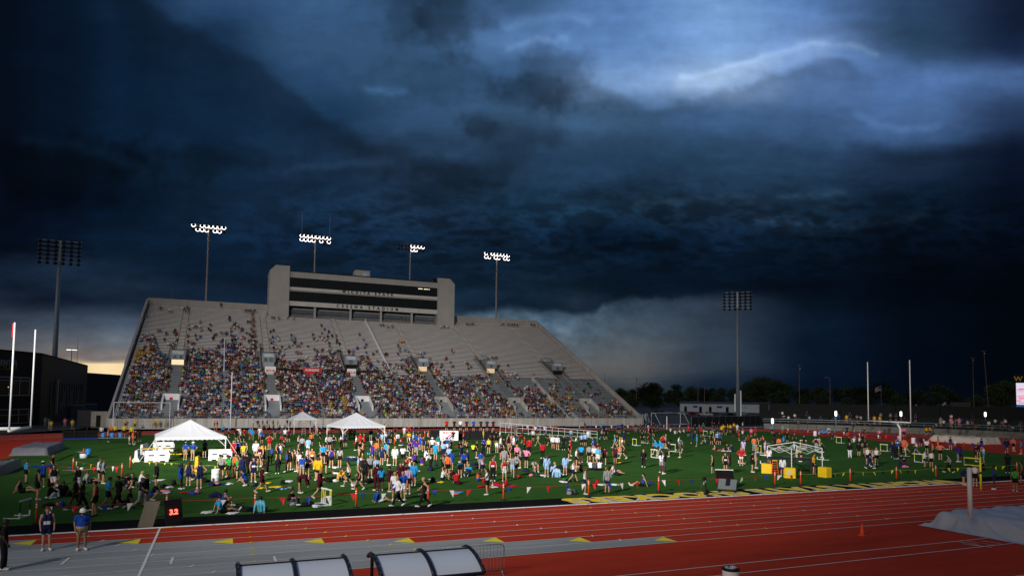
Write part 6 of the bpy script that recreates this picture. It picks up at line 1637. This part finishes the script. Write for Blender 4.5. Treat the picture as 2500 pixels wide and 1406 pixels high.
# video screen at the right edge
g = G(2540, 1015); t = thing('video_screen', 'bright video screen cut by the right edge under a yellow letter', 'screen', (g.x,g.y,0), IMG(g)); q = Vector((g.x,g.y,0)); zt_, zb_ = AT(q, 2490, 934), AT(q, 2490, 990); wv = 60*g.length*.62/1693
mk('panel', MB().box(-wv,-.2,zb_,wv*1.4,.3,zt_), MT['dark'], t); S = emis('screen_picture', (.62,.58,.72), 1.0); mk('picture', MB().box(-wv+.1,-.23,zb_+.5,wv*1.4,-.205,zt_-.1), S, t)
rs = random.Random(4); sb = MB()
for k in range(16): z_ = zb_+.8+rs.random()*(zt_-zb_-3.5); x = -wv+.1+rs.random()*1.5; sb.box(x,-.245-.001*k,z_,x+1+rs.random()*3,-.235-.001*k,z_+.12+.25*rs.random())
mk('red_bands', sb, emis('screen_red', (.85,.12,.25), .8), t); mk('support', MB().box(-.5,.35,0,.5,.9,zb_), MT['dark'], t); mk('blue_strip', MB().box(-wv,-.24,zb_-.5,wv*1.4,-.21,zb_-.1), emis('screen_blue', (.05,.2,.6), .5), t)
text_obj('lettering', 'W', 3.4, mat('sign_yellow', (.55,.36,.02), .5, .05), (-wv+1.1,-.25,zt_+.9), FACE, t, .08); mk('sign_board', MB().box(-wv-1,-.2,zt_+.1,wv*1.4,.2,zt_+4.4), MT['dark'], t)
# white building, cars, utility poles, flags, house
a, b = G(1660, 1004), G(1833, 1005); a = Vector((a.x*1.0,a.y*1.0,0)); rz = IMG((a+b)/2)-.02; L = (b-a).length; h = AT(a, 1662, 984); t = thing('white_building', 'long low white building with dark doors beyond the parked cars', 'building', a, rz)
mk('wall', MB().box(0,0,0,L,10,h), mat('white_wall', (.42,.46,.54), .7, .08, .4), t); mk('roof', MB().prism([(-.4,h+.002),(10.4,h+.002),(5,h+1.0)], 'x', -.4, L+.4), mat('dark_roof', (.05,.03,.035), .7, .2), t)
for f in (.05, .22, .33, .52): mk('door', MB().box(L*f,-.06,0,L*f+1.3,-.004,h*.62), MT['dark'], t)
for f, w_ in ((.15,2.2),(.42,2.6),(.68,3.2),(.86,3.)): mk('window', MB().box(L*f,-.06,h*.5,L*f+w_,-.004,h*.72), MT['blueflag'] if f < .5 else MT['trim'], t)
def car(lab, g, rz, M, pick=False):
    t = thing('parked_car', lab, 'car', g, rz, 'parked cars'); p = [(-2.2,.35),(-2.15,.8),(-1.5,.92),(-.9,1.42),(.7,1.45),(1.35,.95),(2.15,.82),(2.25,.4)]
    if pick: p = [(-2.7,.45),(-2.7,1.05),(-.7,1.08),(-.6,1.75),(.7,1.78),(1.3,1.12),(2.5,1.02),(2.6,.45)]
    mk('body', MB().prism(p, 'y', -.9, .9), M, t); c = MB(); top = 1.36 if not pick else 1.68; lo = .98 if not pick else 1.15
    for s in (-.905, .895): c.prism([(-.95 if not pick else -.5,lo),(-.75 if not pick else -.45,top),(.6,top),(1.0,lo)], 'y', s, s+.01)
    mk('window', c, MT['glass'], t); hz = 2.25 if not pick else 2.6
    for s in (-.65, .65): mk('headlight', MB().box(hz-.02,s-.15,.62,hz+.02,s+.15,.76), MT['trim'], t)
    for x in (-1.4, 1.4):
        for y in (-.92, .74): w = mk('wheel', MB().tube([(x,y,.34),(x,y+.18,.34)], .34, 14), MT['rubber'], t); mk('rim', MB().tube([(x,y-.012,.34),(x,y+.192,.34)], .18, 10), MT['steel'], w)
CM = [mat('car_'+n, c, .3, .05, 1., spec=.5) for n, c in (('red',(.10,.012,.012)),('white',(.48,.50,.52)),('blue',(.03,.05,.09)),('black',(.015,.015,.018)),('silver',(.16,.18,.20)))]
for k, (x, y, c, pk, lab) in enumerate(((1694,1016,0,0,'dark red parked car left of the white pickup'),(1722,1016,1,1,'white pickup truck parked before the white building'),(1752,1016,2,0,'dark blue parked car right of the white pickup'),(1780,1017,3,0,'black parked car beside the tall right mast'),(1668,1014,4,0,'silver parked car behind the football goal'),(1645,1012,3,0,'black parked car behind the football goal net'),(1620,1011,2,0,'dark blue parked car at the corner of the grandstand'),(1600,1011,3,0,'black parked car next to the grandstand wall'),(1812,1014,4,0,'silver parked car behind the black fence right of the mast'))): g = G(x, y); car(lab, g, IMG(g)+(.5 if k % 2 else -.4), CM[c], pk)
def pole(lab, x, yb, yt, arm=True, lean=0., lampm=None, light=None):
    g = G(x, yb); h = AT(g, x, yt); t = thing('utility_pole', lab, 'utility pole', g, IMG(g), 'utility poles'); mk('shaft', MB().tube([(0,0,0),(lean,0,h)], .22, 7, .14), MT['wood'], t)
    if arm: mk('crossarm', MB().box(lean-1.7,-.08,h-.5,lean+1.7,.08,h-.3), MT['wood'], t)
    if arm: mk('transformer', MB().lathe([(.3,0),(.34,.1),(.34,.9),(.28,1.0)], 10, (lean+.5,-.4,h-3.0)), MT['steel'], t)
    if lampm: mk('lamp_bracket', MB().tube([(0,0,h-.2),(-2.2,0,h+.25)], .06, 5).box(-2.9,-.2,h+.15,-2.1,.2,h+.3), MT['steel'], t)
    return Vector((g.x, g.y, h))
T1 = pole('wooden utility pole with crossarm left of the tall right mast', 1704, 1000, 912); pole('short bare wooden pole beside the utility pole left of the mast', 1720, 1000, 939, False); T2 = pole('wooden utility pole left of the brick gate pillars', 1952, 1003, 890); pole('street light pole between the gate pillars and the goalpost', 2027, 1004, 922, False, 0, True); T3 = pole('leaning wooden utility pole near the video screen', 2414, 1003, 855, True, -2.2); pole('grey light pole at the right end of the grandstand', 1476, 990, 912, False); pole('dark lamp pole rising from the trees right of the grandstand', 1554, 992, 921, True); pole('lamp pole standing behind the leaning utility pole', 2378, 1000, 872, True)
wr = MB(); T0 = G(1400, 1000); T0.z = AT(T0, 1500, 925); T4 = G(2620, 1003); T4.z = AT(T4, 2600, 846)
for off in (0, .45):
    for a, b in ((T0,T1),(T1,T2),(T2,T3),(T3,T4)): wr.tube([a.lerp(b, k/12)-Vector((0,0,.35+off*4*0+1.2*4*(k/12)*(1-k/12))) for k in range(13)], .035, 4, cap=False)
tag(mk('power_line', wr, MT['black']), 'power lines sagging between the utility poles at right', 'cable')
def flag(lab, x, yb, yt, w, h, stripes):
    g = G(x, yb); H = AT(g, x, yt); t = thing('flag_pole', lab, 'flag', g, IMG(g), 'flags'); mk('pole', MB().tube([(0,0,0),(0,0,H)], .08, 6), MT['steel'], t); n = 13
    for k in range(7 if stripes else 1):
        z0 = H-.4-h*(k+1)/7 if stripes else H-.4-h; z1 = H-.4-h*k/7 if stripes else H-.4; vs = []
        for i in range(n): u = i/(n-1); yy = .35*math.sin(u*6)*u; dr = 1.5*u*u; vs += [(-w*u,yy,z0-dr),(-w*u,yy,z1-dr)]
        mk('stripe' if stripes else 'cloth', MB().add(vs, [(2*i,2*i+2,2*i+3,2*i+1) for i in range(n-1)]), [mat('flag_dull_red', (.16,.03,.05), .8, .1), mat('flag_dull_white', (.34,.33,.40), .8, .1)][k % 2] if stripes else MATS['flag_dull_white'], t)
    if stripes:
        vs = [(-w*.4*u, .35*math.sin(.4*u*6)*.4*u-.03, z_-1.5*(.4*u)**2) for u in (0, .5, 1) for z_ in (H-.4-h*.54, H-.4+.01)]; mk('canton', MB().add(vs, [(0,2,3,1),(2,4,5,3)]), MT['blueflag'], t)
flag('large striped national flag on a pole between the goalpost uprights', 2152, 1003, 940, 3.6, 3.4, True); flag('small pale flag on a pole right of the goalpost', 2239, 1003, 986, 2.4, 1.6, False); flag('small pale flag on a pole before the house at right', 2310, 1003, 980, 2.2, 1.6, False)
g = G(2345, 1002); t = thing('house', 'small dim house with tiled roof among the trees at right', 'house', g, IMG(g)); mk('wall', MB().box(-6,0,0,6,8,4.2), mat('dim_wall', (.10,.085,.07), .8, .2), t); mk('roof', MB().prism([(-.6,4.202),(8.6,4.202),(4,6.4)], 'x', -6.6, 6.6), mat('dim_roof', (.06,.03,.025), .8, .3), t); mk('window', MB().box(-1,-.06,1.4,1,-.004,3), MT['glass'], t); mk('door', MB().box(3,-.06,0,4.1,-.004,2.3), MT['dark'], t)
for x, yb, yt, w_, lab in ((1632,986,941,7,'small pale far building above the trees, left one'),(1645,986,938,6,'small pale far building above the trees, right one')):
    g = G(x, 975); t = thing('far_building', lab, 'building', g, IMG(g)); h = AT(g, x, yt); mk('wall', MB().box(-w_,0,0,w_,12,h), mat('far_wall', (.10,.12,.14), .8, .3, .3), t); mk('roof', MB().box(-w_-.2,-.2,h+.002,w_+.2,12.2,h+.4), MT['dark'], t)
# ---------------------------------------------------------------- trees
def treeproto(seed, h, wd, bushy):
    rg = random.Random(seed); t = thing('tree', '', 'tree', group='dark trees beyond the car park'); tb = MB(); tips = []
    tb.tube([(0,0,0),(.1,0,h*.25),(0,.1,h*.5)], .32, 8, .16)
    for k in range(9):
        a = rg.uniform(0, 6.28); z0 = h*rg.uniform(.2, .5); l = wd*rg.uniform(.45, .9); e = (math.cos(a)*l, math.sin(a)*l, z0+h*rg.uniform(.12, .38)); tb.tube([(0,0,z0),(e[0]*.5,e[1]*.5,z0+(e[2]-z0)*.6), e], .11, 5, .03); tips.append(e)
    mk('trunk', tb, MT['bark'], t)
    cl = [(e[0],e[1],e[2],wd*rg.uniform(.32,.55)) for e in tips]+[(rg.uniform(-.3,.3)*wd, rg.uniform(-.3,.3)*wd, h*rg.uniform(.55,.88), wd*rg.uniform(.35,.6)) for _ in range(8)]
    if bushy: cl += [(rg.uniform(-.8,.8)*wd, rg.uniform(-.8,.8)*wd, h*rg.uniform(.15,.4), wd*rg.uniform(.35,.5)) for _ in range(7)]
    for part_, M in (('crown', MT['leaf']), ('crown', MT['leaf2'])):
        lf = MB()
        for cx, cy, cz, r in cl[(0 if M == MT['leaf'] else 1)::2]:
            for _ in range(150):
                u = rg.gauss(0, 1), rg.gauss(0, 1), rg.gauss(0, 1); q = math.sqrt(sum(v*v for v in u)); rr = r*rg.uniform(.55, 1.08); p = Vector((cx+u[0]/q*rr, cy+u[1]/q*rr, cz+u[2]/q*rr*.8)); s = rg.uniform(.18, .42); a = Vector((rg.gauss(0,1),rg.gauss(0,1),rg.gauss(0,1))).normalized(); b = a.orthogonal().normalized()
                lf.add([p-a*s, p+b*s*.5, p+a*s, p-b*s*.5], [(0,1,2,3)])
        mk(part_, lf, M, t)
    return t
TP = [treeproto(1, 11, 4.2, True), treeproto(2, 9, 5.0, True), treeproto(3, 14, 3.6, False)]; used = [0, 0, 0]; tr = random.Random(8)
TL = ['leafy dark tree with a rounded crown in the row beyond the car park','low spreading dark tree in the row beyond the car park','tall narrow dark tree rising above the row beyond the car park']
def put(x, yb, yt, k):
    g = G(x, yb); s = AT(g, x, yt)/(11, 9, 14)[k]*1.02; sw = s*tr.uniform(1.0, 1.35); rz = tr.uniform(0, 6.3)
    if not used[k]: o = TP[k]; o.location = g; o.rotation_euler = (0,0,rz); o.scale = (sw,sw,s); o['label'] = TL[k]; used[k] = 1
    else: dup(TP[k], g, rz, TL[k], (sw, sw, s))
tops = [(1480,948),(1520,944),(1560,946),(1590,940),(1620,946),(1660,944),(1700,948),(1760,944),(1810,938),(1840,922),(1870,918),(1905,928),(1940,942),(1980,950),(2030,948),(2080,946),(2110,940),(2150,936),(2190,940),(2240,944),(2290,938),(2340,948),(2400,944),(2450,930),(2520,920),(2580,925)]
for k, x in enumerate(range(1470, 2620, 24)):
    yt = np.interp(x, [p[0] for p in tops], [p[1] for p in tops])+tr.uniform(-4, 6); put(x+tr.uniform(-8, 8), 984+tr.uniform(-3, 4), yt, tr.choice([0, 0, 1]))
for k, x in enumerate(range(1500, 2560, 52)): put(x+tr.uniform(-15, 15), 996+tr.uniform(-3, 3), 966+tr.uniform(-10, 6), 1)
put(1596, 986, 932, 2); put(1650, 986, 936, 2); put(1868, 990, 917, 0); put(1845, 990, 925, 0); put(1895, 990, 924, 0); put(2452, 992, 926, 0)
# ---------------------------------------------------------------- light: overcast storm sky, soft low daylight, and the stadium's own floodlights
w = bpy.data.worlds.new('World'); SC.world = w; w.use_nodes = True; nt = w.node_tree; bg = nt.nodes['Background']; sk = nt.nodes.new('ShaderNodeTexSky'); sk.sky_type = 'NISHITA'; sk.sun_disc = False
SAZ = math.atan2(-.86, -.5); SEL = R(32); sk.sun_elevation = SEL; sk.sun_rotation = SAZ; sk.air_density = 1.4; sk.dust_density = 3.; sk.ozone_density = 2.
nt.links.new(sk.outputs['Color'], bg.inputs['Color']); bg.inputs['Strength'].default_value = WORLD_S
su = bpy.data.lights.new('sun', 'SUN'); su.energy = SUN_S; su.angle = R(14); su.color = (1, .95, .90); so = bpy.data.objects.new('sun', su); COL.objects.link(so)
so.rotation_euler = Vector((math.sin(SAZ)*math.cos(SEL), math.cos(SAZ)*math.cos(SEL), math.sin(SEL))).to_track_quat('Z', 'Y').to_euler()
NM = Vector((-45, -5, 0)); t = thing('floodlight_mast', 'lit floodlight mast of the near stand at the left', 'floodlight', NM, R(140)); mk('pole', MB().tube([(0,0,0),(0,0,41.5)], .5, 10, .3), MT['pole'], t, True); ar = MB()
for z_ in (39, 40.2, 41.4): ar.box(-3.4,-.1,z_,3.4,.1,z_+.12)
mk('crossarm', ar, MT['steel'], t)
for z_ in (39, 40.2, 41.4):
    for k in range(6): l = mk('lamp', MB().lathe([(.12,.5),(.36,.36),(.44,.0)], 12), MT['black'], t, True); l.location = (-3+k*1.2,.3,z_-.1); l.rotation_euler = (R(-65),0,0)
def spot(nm, tgt, e, ang, blend=1., rad=.55):
    s = bpy.data.lights.new(nm, 'SPOT'); s.energy = e; s.spot_size = R(ang); s.spot_blend = blend; s.shadow_soft_size = rad; s.color = (1., .955, .90); o = bpy.data.objects.new(nm, s); COL.objects.link(o); o.location = NM+Vector((.9,.7,40.)); o.rotation_euler = (Vector(tgt)-o.location).to_track_quat('-Z', 'Y').to_euler()
for i_, (tg, e, an) in enumerate(SPOTS): spot('floodlight', tg, e, an)
SC.view_settings.view_transform = 'Standard'; SC.view_settings.look = 'None'; SC.view_settings.exposure = EXPO; SC.view_settings.gamma = 1; SC.view_settings.use_curve_mapping = False
SC.cycles.max_bounces = 5; SC.cycles.diffuse_bounces = 2; SC.cycles.glossy_bounces = 2; SC.cycles.transmission_bounces = 2; SC.cycles.sample_clamp_indirect = 4
